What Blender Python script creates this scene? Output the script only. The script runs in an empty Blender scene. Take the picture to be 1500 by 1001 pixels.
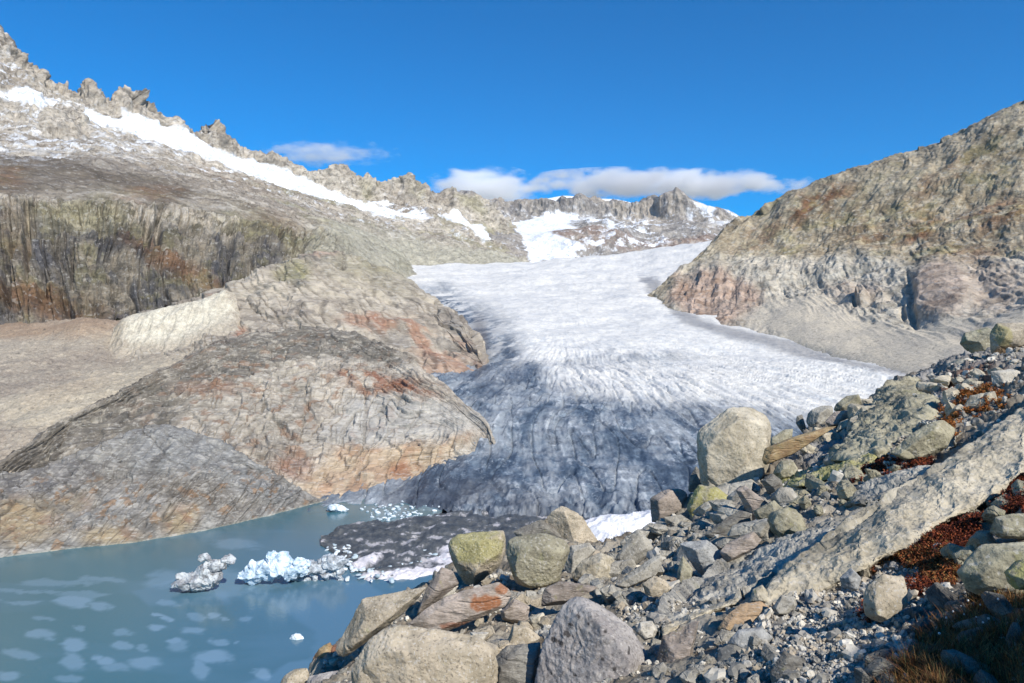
import bpy, bmesh, math, random
import numpy as np
from mathutils import Vector

random.seed(7)
rng = np.random.default_rng(7)
C = bpy.context.scene.collection
F = 1050.0          # focal length in photograph pixels (1500 wide)
CAM = 80.0          # camera height above the lake
EX = np.array([1.0, 0, 0])

# ------------------------------------------------------------------ helpers
def hexlin(h, k=1.0):
    r = []
    for i in (0, 2, 4):
        c = int(h[i:i + 2], 16) / 255
        r.append((c / 12.92 if c <= .04045 else ((c + .055) / 1.055) ** 2.4) * k)
    return np.array(r)

def pt(u, v, d):
    return np.array([(u - 750) / F * d, d, CAM - (v - 500.5) / F * d])

_g = rng.normal(size=(1024, 3)); _g /= np.linalg.norm(_g, axis=1)[:, None]
_gx, _gy, _gz = [np.ascontiguousarray(_g[:, k], dtype=np.float32) for k in range(3)]
from concurrent.futures import ThreadPoolExecutor
_pool = ThreadPoolExecutor(4)

def pnoise(x, y, z):
    ix = np.floor(x); iy = np.floor(y); iz = np.floor(z)
    fx = (x - ix).astype(np.float32); fy = (y - iy).astype(np.float32); fz = (z - iz).astype(np.float32)
    hx = ix.astype(np.int64).astype(np.uint32) * np.uint32(0x9E3779B1); hy = iy.astype(np.int64).astype(np.uint32) * np.uint32(0x85EBCA77); hz = iz.astype(np.int64).astype(np.uint32) * np.uint32(0xC2B2AE3D)
    HX = (hx, hx + np.uint32(0x9E3779B1)); HY = (hy, hy + np.uint32(0x85EBCA77)); HZ = (hz, hz + np.uint32(0xC2B2AE3D))
    sx = fx * fx * fx * (fx * (fx * 6 - 15) + 10)
    sy = fy * fy * fy * (fy * (fy * 6 - 15) + 10)
    sz = fz * fz * fz * (fz * (fz * 6 - 15) + 10)
    def gr(a, b, c):
        h = HX[a] ^ HY[b] ^ HZ[c]
        h = h ^ (h >> np.uint32(15)); h = h * np.uint32(0x2C1B3C6D); h = (h ^ (h >> np.uint32(13))) & np.uint32(1023)
        h = h.astype(np.int64)
        return np.take(_gx, h) * (fx - a) + np.take(_gy, h) * (fy - b) + np.take(_gz, h) * (fz - c)
    def lp(a, b, t): return a + (b - a) * t
    r = lp(lp(lp(gr(0, 0, 0), gr(1, 0, 0), sx), lp(gr(0, 1, 0), gr(1, 1, 0), sx), sy),
           lp(lp(gr(0, 0, 1), gr(1, 0, 1), sx), lp(gr(0, 1, 1), gr(1, 1, 1), sx), sy), sz)
    return r * 1.6

def _par(fn, P, f, *a):
    P = np.asarray(P, float); f = np.asarray(f, float) * np.ones(3)
    if P.size < 60000: return fn(P, f, *a)
    return np.concatenate(list(_pool.map(lambda c: fn(c, f, *a), np.array_split(P, 12))))

def _fbm(P, f, oc, gain, seed):
    s = 0; a = 1.0; t = 0
    for i in range(oc):
        s = s + a * pnoise(P[..., 0] * f[0] + seed + 17.3 * i, P[..., 1] * f[1] + seed * 1.7 + 5.1 * i, P[..., 2] * f[2] + seed * .3 - 9.7 * i)
        t += a; a *= gain; f = f * 2.03
    return s / t

def _ridged(P, f, oc, gain, seed):
    s = 0; a = 1.0; t = 0
    for i in range(oc):
        n = 1 - np.abs(pnoise(P[..., 0] * f[0] + seed + 11.3 * i, P[..., 1] * f[1] + seed * 1.3 + 3.1 * i, P[..., 2] * f[2] + seed * .7 - 7.7 * i)) * 2
        s = s + a * n; t += a; a *= gain; f = f * 2.07
    return s / t

def fbm(P, f, oc=4, gain=.5, seed=0.0): return _par(_fbm, P, f, oc, gain, seed)
def ridged(P, f, oc=4, gain=.55, seed=0.0): return _par(_ridged, P, f, oc, gain, seed)

def sm(x, a, b):
    t = np.clip((x - a) / (b - a + 1e-9), 0, 1)
    return t * t * (3 - 2 * t)

def mix(a, b, m):
    m = np.asarray(m)[..., None]
    return a * (1 - m) + b * m

def in_poly(u, v, poly, soft):
    """soft mask, 1 inside the polygon"""
    poly = np.array(poly, float)
    d = np.full(u.shape, 1e9); ins = np.zeros(u.shape, bool)
    n = len(poly)
    for i in range(n):
        a = poly[i]; b = poly[(i + 1) % n]; e = b - a
        wx = u - a[0]; wy = v - a[1]
        t = np.clip((wx * e[0] + wy * e[1]) / (e @ e + 1e-9), 0, 1)
        d = np.minimum(d, (wx - e[0] * t) ** 2 + (wy - e[1] * t) ** 2)
        c = ((a[1] <= v) != (b[1] <= v))
        with np.errstate(divide='ignore', invalid='ignore'):
            xi = a[0] + (v - a[1]) / (b[1] - a[1] + 1e-12) * e[0]
        ins ^= c & (u < xi)
    d = np.sqrt(d); d = np.where(ins, d, -d)
    return sm(d, -soft, soft)

def ell(u, v, cu, cv, ru, rv, soft=.35, rot=0.0):
    c, s = math.cos(rot), math.sin(rot)
    x = (u - cu) * c + (v - cv) * s; y = -(u - cu) * s + (v - cv) * c
    r = np.sqrt((x / ru) ** 2 + (y / rv) ** 2)
    return 1 - sm(r, 1 - soft, 1 + soft)

def pchip(xk, Y, x):
    """monotone cubic of Y[k,...] at x"""
    h = np.diff(xk)
    sh = (-1,) + (1,) * (Y.ndim - 1)
    D = np.diff(Y, axis=0) / h.reshape(sh)
    M = np.zeros_like(Y)
    for k in range(1, len(xk) - 1):
        a, b = D[k - 1], D[k]
        w1 = 2 * h[k] + h[k - 1]; w2 = h[k] + 2 * h[k - 1]
        ok = a * b > 0
        with np.errstate(divide='ignore', invalid='ignore'):
            m = (w1 + w2) / (w1 / a + w2 / b)
        M[k] = np.where(ok, m, 0)
    M[0] = D[0]; M[-1] = D[-1]
    k = np.clip(np.searchsorted(xk, x) - 1, 0, len(h) - 1)
    t = ((x - xk[k]) / h[k]).reshape(sh); hh = h[k].reshape(sh)
    return ((1 + 2 * t) * (1 - t) ** 2 * Y[k] + t * (1 - t) ** 2 * hh * M[k] + t * t * (3 - 2 * t) * Y[k + 1] + t * t * (t - 1) * hh * M[k + 1])

def loft(rows, nc, nr, back=(), wts=None, u0=None, u1=None):
    """rows: lists of (u, v, distance) from the foot of a slope to its crest, a surface through them;
       back: list of (more distance, drop in m) that carry the surface down behind the crest"""
    R = []
    for r in rows:
        a = np.array(r, float)
        us = np.linspace(u0 if u0 is not None else a[0, 0], u1 if u1 is not None else a[-1, 0], nc)
        vs = np.interp(us, a[:, 0], a[:, 1]); ds = np.exp(np.interp(us, a[:, 0], np.log(a[:, 2])))
        R.append(np.stack([us, vs, ds], -1))
    R = np.array(R)
    P = np.stack([(R[..., 0] - 750) / F * R[..., 2], R[..., 2], CAM - (R[..., 1] - 500.5) / F * R[..., 2]], -1)
    UV = R[..., :2].copy()
    for dd, dz in back:
        q = P[len(rows) - 1].copy(); k = (q[:, 1] + dd) / q[:, 1]
        q[:, 0] *= k; q[:, 1] += dd; q[:, 2] -= dz
        P = np.concatenate([P, q[None]]); UV = np.concatenate([UV, UV[len(rows) - 1][None]])
    if wts is None:
        wts = [max(6, np.mean(np.abs(np.diff(UV[i:i + 2, :, 1], axis=0)))) for i in range(len(P) - 1)]
    s = np.concatenate([[0], np.cumsum(wts)]).astype(float)
    x = np.linspace(0, s[-1], nr)
    S = np.interp(x, s, np.arange(len(P)))       # row number of each line
    return pchip(s, P, x), np.stack([np.stack([np.interp(x, s, UV[:, j, k]) for j in range(nc)], -1) for k in (0, 1)], -1), S

def normals(P):
    a = np.gradient(P, axis=1); b = np.gradient(P, axis=0)
    n = np.cross(a, b); n /= np.linalg.norm(n, axis=-1)[..., None] + 1e-12
    return n

def tag(o, label=None, cat=None, group=None, kind=None):
    if label: o['label'] = label
    if cat: o['category'] = cat
    if group: o['group'] = group
    if kind: o['kind'] = kind
    return o

def make_mesh(name, V, Q, col=None, mat=None, smooth=True, origin=None):
    V = np.asarray(V, np.float64).reshape(-1, 3)
    if origin is None: origin = np.zeros(3)
    V = (V - origin).astype(np.float32)
    Q = np.asarray(Q, np.int32); k = Q.shape[1]
    me = bpy.data.meshes.new(name)
    me.vertices.add(len(V)); me.vertices.foreach_set('co', V.ravel())
    me.loops.add(Q.size); me.loops.foreach_set('vertex_index', Q.ravel())
    me.polygons.add(len(Q)); me.polygons.foreach_set('loop_start', np.arange(0, Q.size, k, dtype=np.int32))
    me.update(calc_edges=True)
    me.polygons.foreach_set('use_smooth', np.full(len(Q), smooth)); me.update()
    if col is not None:
        ca = me.color_attributes.new('Col', 'FLOAT_COLOR', 'POINT')
        c = np.ones((len(V), 4), np.float32); c[:, :3] = np.clip(np.asarray(col).reshape(-1, 3), 0, 1)
        ca.data.foreach_set('color', c.ravel())
    if mat: me.materials.append(mat)
    o = bpy.data.objects.new(name, me); o.location = origin; C.objects.link(o)
    return o

def grid(name, P, col, mat, **k):
    nr, nc = P.shape[:2]
    i = np.arange(nr * nc).reshape(nr, nc)
    Q = np.stack([i[:-1, :-1], i[:-1, 1:], i[1:, 1:], i[1:, :-1]], -1).reshape(-1, 4)
    m2 = k.pop('mask', None); o = make_mesh(name, P, Q, col, mat, **k)
    if m2 is not None:
        o.data.materials.append(m2[1]); o.data.polygons.foreach_set('material_index', (m2[0][:-1, :-1] > .5).astype(np.int32).ravel())
    return o

# ------------------------------------------------------------------ materials
def mat_surface(name, scale=1.0, var=.35, bump=.5, dist=.5, rough=.9, stretch=(1, 1, 1), speck=0.0, speck_scale=8, spec=.25, crack=0.0, crack_scale=1.0, fine=6.0, sat=None, rot=(0, 0, 0)):
    """the mesh's own colour map, broken up by finer procedural mottling, with procedural relief"""
    m = bpy.data.materials.new(name); m.use_nodes = True
    nt = m.node_tree; N = nt.nodes; L = nt.links
    bs = N['Principled BSDF']; bs.inputs['Roughness'].default_value = rough
    bs.inputs['Specular IOR Level'].default_value = spec
    at = N.new('ShaderNodeVertexColor'); at.layer_name = 'Col'
    tc = N.new('ShaderNodeTexCoord'); mp = N.new('ShaderNodeMapping'); mp.inputs['Scale'].default_value = stretch; mp.inputs['Rotation'].default_value = rot
    L.new(tc.outputs['Object'], mp.inputs['Vector'])
    def noise(s, det=6, ro=.6):
        n = N.new('ShaderNodeTexNoise'); n.inputs['Scale'].default_value = s; n.inputs['Detail'].default_value = det
        n.inputs['Roughness'].default_value = ro; L.new(mp.outputs[0], n.inputs['Vector']); return n.outputs['Fac']
    n1 = noise(scale, 8, .65)
    mr = N.new('ShaderNodeMapRange'); mr.inputs['From Min'].default_value = .3; mr.inputs['From Max'].default_value = .7
    mr.inputs['To Min'].default_value = 1 - var; mr.inputs['To Max'].default_value = 1 + var
    L.new(n1, mr.inputs['Value'])
    vm = N.new('ShaderNodeVectorMath'); vm.operation = 'SCALE'
    L.new(at.outputs['Color'], vm.inputs[0]); L.new(mr.outputs[0], vm.inputs['Scale'])
    out = vm.outputs[0]
    n2 = noise(scale * fine, 6, .7)
    h = n1
    ad = N.new('ShaderNodeMath'); ad.operation = 'MULTIPLY_ADD'; L.new(n2, ad.inputs[0]); ad.inputs[1].default_value = .35; L.new(n1, ad.inputs[2]); h = ad.outputs[0]
    if crack > 0:
        vo = N.new('ShaderNodeTexVoronoi'); vo.feature = 'DISTANCE_TO_EDGE'; vo.inputs['Scale'].default_value = crack_scale
        wn = N.new('ShaderNodeTexNoise'); wn.inputs['Scale'].default_value = crack_scale * 1.5; wn.inputs['Detail'].default_value = 4
        L.new(mp.outputs[0], wn.inputs['Vector'])
        ml = N.new('ShaderNodeVectorMath'); ml.operation = 'MULTIPLY_ADD'; L.new(wn.outputs['Color'], ml.inputs[0]); ml.inputs[1].default_value = (.6 / crack_scale,) * 3
        L.new(mp.outputs[0], ml.inputs[2]); L.new(ml.outputs[0], vo.inputs['Vector'])
        cr = N.new('ShaderNodeMapRange'); cr.inputs['From Max'].default_value = .06; cr.inputs['To Min'].default_value = -crack; cr.inputs['To Max'].default_value = 0
        L.new(vo.outputs['Distance'], cr.inputs['Value'])
        a2 = N.new('ShaderNodeMath'); L.new(h, a2.inputs[0]); L.new(cr.outputs[0], a2.inputs[1]); h = a2.outputs[0]
    if speck > 0:                       # mineral grains, light and dark
        ns = noise(speck_scale, 2, .5)
        for lo, hi, val in ((.60, .66, (.03, .03, .03, 1)), (.34, .40, (.5, .48, .44, 1))):
            r = N.new('ShaderNodeMapRange')
            if lo > .5: r.inputs['From Min'].default_value = lo; r.inputs['From Max'].default_value = hi
            else: r.inputs['From Min'].default_value = hi; r.inputs['From Max'].default_value = lo
            r.inputs['To Max'].default_value = speck
            L.new(ns, r.inputs['Value'])
            mx = N.new('ShaderNodeMix'); mx.data_type = 'RGBA'; L.new(r.outputs[0], mx.inputs['Factor']); L.new(out, mx.inputs[6]); mx.inputs[7].default_value = val
            out = mx.outputs[2]
    L.new(out, bs.inputs['Base Color'])
    bp = N.new('ShaderNodeBump'); bp.inputs['Strength'].default_value = bump; bp.inputs['Distance'].default_value = dist
    L.new(h, bp.inputs['Height']); L.new(bp.outputs[0], bs.inputs['Normal'])
    return m

def mat_plain(name, colr, rough=.8, var=.3, scale=20.0, trans=0.0):
    m = bpy.data.materials.new(name); m.use_nodes = True
    nt = m.node_tree; N = nt.nodes; L = nt.links; bs = N['Principled BSDF']; bs.inputs['Roughness'].default_value = rough
    n = N.new('ShaderNodeTexNoise'); n.inputs['Scale'].default_value = scale; n.inputs['Detail'].default_value = 4
    cr = N.new('ShaderNodeValToRGB'); cr.color_ramp.elements[0].position = .3; cr.color_ramp.elements[1].position = .7
    cr.color_ramp.elements[0].color = (*[c * (1 - var) for c in colr], 1); cr.color_ramp.elements[1].color = (*[min(1, c * (1 + var)) for c in colr], 1)
    tc = N.new('ShaderNodeTexCoord'); L.new(tc.outputs['Object'], n.inputs['Vector'])
    L.new(n.outputs['Fac'], cr.inputs[0]); L.new(cr.outputs[0], bs.inputs['Base Color'])
    return m

M = {}
M['far'] = mat_surface('far_rock', speck=.32, speck_scale=0.06, scale=.014, var=.28, bump=1.0, dist=16, stretch=(1, 1, .45))
M['slope'] = mat_surface('slope_rock', speck=.32, speck_scale=0.13, scale=.035, var=.42, bump=1.0, dist=7, stretch=(.8, 1, 1.5), rot=(0, .5, 0))
M['cliff'] = mat_surface('slab_rock', speck=.32, speck_scale=0.25, scale=.07, var=.26, bump=.9, dist=2.0, stretch=(.55, .8, 2.6), rot=(0, -.6, 0), crack=.15, crack_scale=.05)
M['slab'] = mat_surface('polished_slab', speck=.32, speck_scale=0.45, scale=.17, var=.26, bump=.9, dist=.9, stretch=(.5, .8, 2.4), rot=(0, -.55, 0), crack=.22, crack_scale=.07)
M['slab2'] = mat_surface('jointed_slab', speck=.32, speck_scale=0.6, scale=.22, var=.26, bump=.9, dist=.7, stretch=(.5, .8, 2.4), rot=(0, 1.0, 0), crack=.3, crack_scale=.09)
M['scree'] = mat_surface('moraine_gravel', speck=.32, speck_scale=1.1, scale=.35, var=.3, bump=.9, dist=.7, fine=4)
M['ice'] = mat_surface('glacier_ice', scale=.12, var=.16, bump=.8, dist=1.1, rough=.55, spec=.4, fine=5)
M['berg'] = mat_surface('berg_ice', scale=.9, var=.14, bump=.8, dist=.4, rough=.5, spec=.4)
M['granite'] = mat_surface('boulder_granite', crack=.5, crack_scale=.9, scale=2.2, var=.26, bump=.75, dist=.05, speck=.5, speck_scale=38, fine=9)
M['granite_far'] = mat_surface('boulder_granite_coarse', crack=.5, crack_scale=.6, scale=1.6, var=.28, bump=.8, dist=.08, speck=.4, speck_scale=20, fine=6)
M['gneiss'] = mat_surface('boulder_gneiss', crack=.4, crack_scale=1.1, scale=1.6, var=.3, bump=.8, dist=.05, stretch=(.7, 1, 3.2), speck=.35, speck_scale=30, fine=8)
M['dirt'] = mat_surface('slope_dirt', scale=2.5, var=.35, bump=1.0, dist=.09, speck=.12, speck_scale=22, fine=6)
M['gravel'] = mat_surface('gravel_stone', scale=5, var=.25, bump=.5, dist=.01, speck=.3, speck_scale=60)

def smooth_uv(P, UV, amp, f, seed):
    """warp of the map coordinates so that region borders wander"""
    w = fbm(P, f, 4, seed=seed); w2 = fbm(P, f, 4, seed=seed + 31)
    return UV[..., 0] + w * amp, UV[..., 1] + w2 * amp * .6

K = .84   # photograph colour -> surface colour
def H(h, k=1.0): return hexlin(h, K * k)

# ------------------------------------------------------------------ left mountain
def left_mountain():
    ridge = [(-420, -170), (-200, -60), (-60, 12), (-10, 40), (0, 48), (10, 56), (20, 70), (32, 80), (45, 96), (58, 108), (66, 122), (84, 128), (100, 134),
             (112, 136), (120, 130), (130, 124), (139, 131), (146, 140), (154, 148), (160, 150), (168, 142), (178, 136), (190, 134), (202, 140), (210, 150),
             (222, 158), (235, 168), (250, 177), (268, 186), (276, 194), (286, 196), (294, 186), (304, 188), (312, 181), (322, 190), (335, 203), (352, 216),
             (372, 224), (390, 230), (405, 230), (420, 240), (440, 246), (456, 256), (468, 258), (480, 250), (490, 247), (500, 244), (512, 249), (520, 258),
             (540, 262), (552, 268), (566, 271), (578, 266), (588, 266), (594, 258), (600, 256), (606, 264), (616, 272), (632, 282), (650, 282), (668, 284),
             (690, 288), (720, 300), (750, 330), (775, 372), (800, 398)]
    dr = lambda u: np.interp(u, [-420, 0, 200, 400, 600, 700, 800], [2200, 2350, 2600, 3000, 3400, 3600, 3500])
    rows = [
        [(-420, 520, 650), (-200, 500, 690), (0, 482, 740), (120, 475, 765), (190, 470, 800), (340, 440, 850), (450, 420, 920), (560, 420, 1300), (620, 415, 1950), (700, 410, 2300), (800, 425, 2500)],
        [(-420, 400, 700), (0, 380, 790), (120, 380, 820), (200, 380, 870), (340, 375, 950), (450, 370, 1050), (560, 395, 1500), (620, 398, 2050), (700, 398, 2350), (800, 415, 2550)],
        [(-420, 265, 800), (0, 285, 880), (60, 290, 900), (150, 298, 930), (250, 308, 990), (330, 318, 1050), (400, 328, 1120), (480, 340, 1300), (560, 368, 1800), (620, 385, 2150), (700, 384, 2500), (800, 410, 2700)],
        [(-420, 120, 1500), (0, 215, 1500), (150, 225, 1600), (250, 250, 1700), (400, 290, 1900), (500, 325, 2100), (600, 350, 2500), (700, 362, 2750), (770, 385, 2900), (800, 405, 2950)],
        [(-420, -60, 2000), (0, 130, 2100), (60, 150, 2150), (120, 172, 2150), (200, 206, 2300), (300, 240, 2450), (400, 270, 2600), (500, 300, 2800), (560, 315, 2950), (640, 325, 3100), (700, 340, 3200), (760, 375, 3200), (800, 402, 3200)],
        [(-420, -130, 2150), (0, 80, 2270), (70, 135, 2320), (110, 148, 2340), (130, 160, 2330), (200, 178, 2480), (300, 213, 2680), (400, 258, 2880), (480, 278, 3050), (560, 295, 3200), (640, 306, 3300), (700, 318, 3400), (760, 365, 3400), (800, 400, 3400)],
        [(u, v, dr(u)) for u, v in ridge]]
    P, UV, S = loft(rows, 1150, 560, back=[(250, 260), (900, 900)], u0=-420, u1=800, wts=[70, 80, 90, 90, 40, 34, 14, 14])
    u, v = UV[..., 0], UV[..., 1]; Sg = np.repeat(S[:, None], P.shape[1], 1)
    n = normals(P); n *= np.sign(-n[..., 1:2])
    cl = sm(2.15 - Sg, 0, .25) * sm(560 - u, 0, 110)          # the near cliff band
    crag = sm(Sg, 5.05, 5.5) + .7 * in_poly(u, v, [(-300, 60), (0, 70), (70, 125), (120, 150), (142, 205), (110, 212), (60, 200), (-300, 120)], 8)
    scl = np.clip(P[..., 1] / 2200, .35, 1.6)
    Qc = np.stack([u * .95 + fbm(P, .006, 3, seed=2) * 26, P[..., 1] * .12, P[..., 2]], -1)
    flut = ridged(Qc, np.array([.024, .01, .009]), 5, .55, seed=3) - .5
    flut2 = ridged(Qc, np.array([.06, .02, .02]), 4, .55, seed=5) - .5
    rough = fbm(P, .004, 7, .55, seed=9); rg = ridged(P, .009, 7, .62, seed=12) - .5
    str_ = ridged((P + fbm(P, .004, 2, seed=6)[..., None] * 60) @ np.array([[.8, 0, .6], [0, 1, 0], [-.6, 0, .8]]), np.array([.004, .004, .03]), 4, seed=14) - .5
    d = rough * 28 * scl + rg * 26 * scl + str_ * 5 * scl
    d = d * (1 - cl * .45) + cl * (flut * 15 * (.6 + 1.2 * sm(fbm(P, .01, 3, seed=8), -.2, .3)) + flut2 * 7 + (ridged(P, np.array([.022, .022, .014]), 5, .6, seed=15) - .5) * 24)
    d *= 1 - .4 * sm(Sg, 5.2, 5.7)
    d = d * (1 - .5 * crag) + crag * (ridged(P, np.array([.009, .006, .0012]), 4, .5, seed=4) - .5) * 46 + crag * (flut * 22 + flut2 * 12)
    jn = joints(Qc, 1.5708, (.004, .006, .05), 90, .06, .12); d = d - jn * cl * 9
    for cu, cv, ru, rv, am in [(40, 352, 5, 46, 30), (217, 345, 5, 22, 24), (232, 338, 5, 22, 22), (6, 400, 8, 34, 22), (60, 420, 4, 26, 16), (190, 345, 3, 14, 16), (330, 390, 3, 16, 12), (105, 400, 3, 30, 12)]:
        d = d - ell(u + flut * 6, v, cu, cv, ru, rv, .6) * am
    d *= 1 - .55 * sm(500 - v, 0, 20) * 0
    P = P + n * d[..., None]
    P[..., 2] += sm(Sg, 5.2, 6) * (1 - sm(Sg, 6.2, 6.8)) * (ridged(P, np.array([.018, .004, .002]), 4, seed=40) - .55) * 8
    # spur of rock that stands out below the crest
    n2 = normals(P); n2 *= np.sign(-n2[..., 1:2])
    steep = 1 - np.abs(n2[..., 2])
    # colours
    uu, vv = smooth_uv(P, UV, 26, .006, 50)
    a = fbm(P, .0035, 6, .6, seed=60); b2 = fbm(P, .02, 5, .65, seed=62)
    col = mix(H('B9AF9F'), H('978C7D'), sm(a, -.25, .3))
    b4 = fbm(P, .05, 5, .7, seed=64)
    col = mix(col, H('CBC2B4'), sm(b2, .06, .3) * .75); col = mix(col, H('5E564C'), sm(b4, .06, .28) * .75); col = mix(col, H('C4BCB0'), sm(-b4, .12, .35) * .5)
    col = mix(col, H('8F8A66'), sm(fbm(P, .005, 5, seed=66), .02, .3) * sm(vv, 240, 300) * .5)
    col = mix(col, H('6E6A62'), sm(flut2 + flut, -.1, -.5) * crag * .7)
    # scree fans low towards the glacier
    fan = in_poly(uu, vv, [(440, 335), (520, 330), (600, 350), (700, 362), (790, 390), (780, 440), (560, 440), (480, 400), (430, 350)], 12)
    col = mix(col, H('A9A593'), fan * .8)
    # dark band over the cliff, moss, rust
    col = mix(col, H('665C50'), in_poly(uu, vv, [(-420, 215), (0, 226), (120, 240), (200, 255), (300, 290), (250, 305), (150, 290), (0, 280), (-420, 250)], 14) * .85)
    olive = in_poly(uu, vv, [(40, 290), (150, 290), (260, 300), (390, 322), (470, 345), (440, 375), (330, 350), (230, 335), (200, 420), (130, 430), (60, 330)], 16)
    col = mix(col, mix(H('8C8664'), H('6E6856'), sm(b4, -.15, .15)), olive * sm(a + b4 * .8, -.25, .1) * .85)
    cliff_c = mix(H('535358'), H('8A8173'), sm(fbm(Qc, np.array([.025, .01, .022]), 5, .6, seed=71), -.25, .25))
    cliff_c = mix(cliff_c, H('4B4B4E'), sm(fbm(Qc, np.array([.045, .01, .022]), 4, .6, seed=72), .12, .4) * .8)
    cliff_c = mix(cliff_c, H('7C765A'), sm(fbm(P, .03, 5, .65, seed=73), .05, .3) * .7)
    col = mix(col, cliff_c, in_poly(uu, vv, [(-420, 290), (0, 292), (30, 310), (60, 320), (130, 345), (200, 330), (240, 322), (330, 345), (410, 345), (420, 385), (350, 420), (180, 500), (-420, 520)], 12) * .92)
    rust = np.maximum.reduce([ell(uu, vv, 60, 443, 95, 22, .5, .22), ell(uu, vv, 235, 382, 66, 15, .5, .5), ell(uu, vv, 290, 415, 40, 12, .6, .3), ell(uu, vv, -60, 420, 60, 26),
                              ell(uu, vv, 20, 350, 22, 30, .7) * .5, ell(uu, vv, 220, 290, 45, 9, .6) * .7, ell(uu, vv, 10, 262, 30, 12, .7) * .7, ell(uu, vv, 330, 262, 60, 8, .8, .3) * .4, ell(uu, vv, 420, 330, 50, 9, .8, .3) * .4])
    col = mix(col, mix(H('7E5E44'), H('877553'), sm(b2, -.1, .35)), rust * sm(fbm(P, .03, 5, .65, seed=75), -.4, .05) * .78)
    col = mix(col, H('3C3A3A'), jn * cl * .55)
    # snow: the long band under the crest, dustings on ledges
    sn = in_poly(u + b2 * 7, v + b2 * 5, [(122, 155), (150, 170), (185, 172), (178, 162), (250, 188), (300, 208), (360, 232), (440, 262), (500, 282), (560, 300), (640, 325), (560, 318), (470, 292), (400, 268), (330, 246), (270, 226), (210, 206), (160, 186), (130, 176)], 1.6)
    sn = np.maximum(sn, in_poly(u + b2 * 9, v + b2 * 6, [(-420, -100), (-100, 90), (0, 132), (40, 133), (80, 152), (60, 160), (0, 144), (-420, -60)], 2) * sm(b2, -.5, .0))
    sn = np.maximum(sn, in_poly(u + b2 * 14, v + b2 * 9, [(640, 312), (665, 310), (700, 328), (725, 350), (708, 352), (675, 330)], 2))
    sn = np.maximum(sn, in_poly(u + b2 * 14, v + b2 * 9, [(500, 285), (545, 290), (590, 300), (640, 318), (600, 322), (520, 305)], 2) * sm(b2, -.1, .1) * .9)
    dust = sm(fbm(P, np.array([.012, .015, .03]), 6, .72, seed=80), .16, .26) * sm(300 - vv, 30, 120) * sm(vv - (u * .42), 60, 110)
    dust += sm(fbm(P, .015, 5, .7, seed=81), .12, .3) * sm(steep, .75, .4) * sm(Sg, 2.6, 3.4) * .8
    dust += sm(fbm(P, .02, 5, .7, seed=82), .05, .2) * ell(u, v, 0, 62, 70, 20) + sm(fbm(P, .022, 5, .75, seed=84), .06, .2) * ell(u, v, 40, 215, 180, 22, .6) * .8
    sn = np.clip(sn + np.clip(dust, 0, 1) * .75 * (1 - sm(Sg, 5.1, 5.4) * .7), 0, 1)
    sn *= 1 - in_poly(u, v, [(55, 172), (118, 158), (140, 205), (60, 205)], 3)
    col = mix(col, hexlin('E9EEF4', .9), sn)
    tag(grid('mountain', P, col, M['slope']), 'rocky mountainside on the left with a long snow band under its crest', 'mountain', kind='structure')

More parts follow.
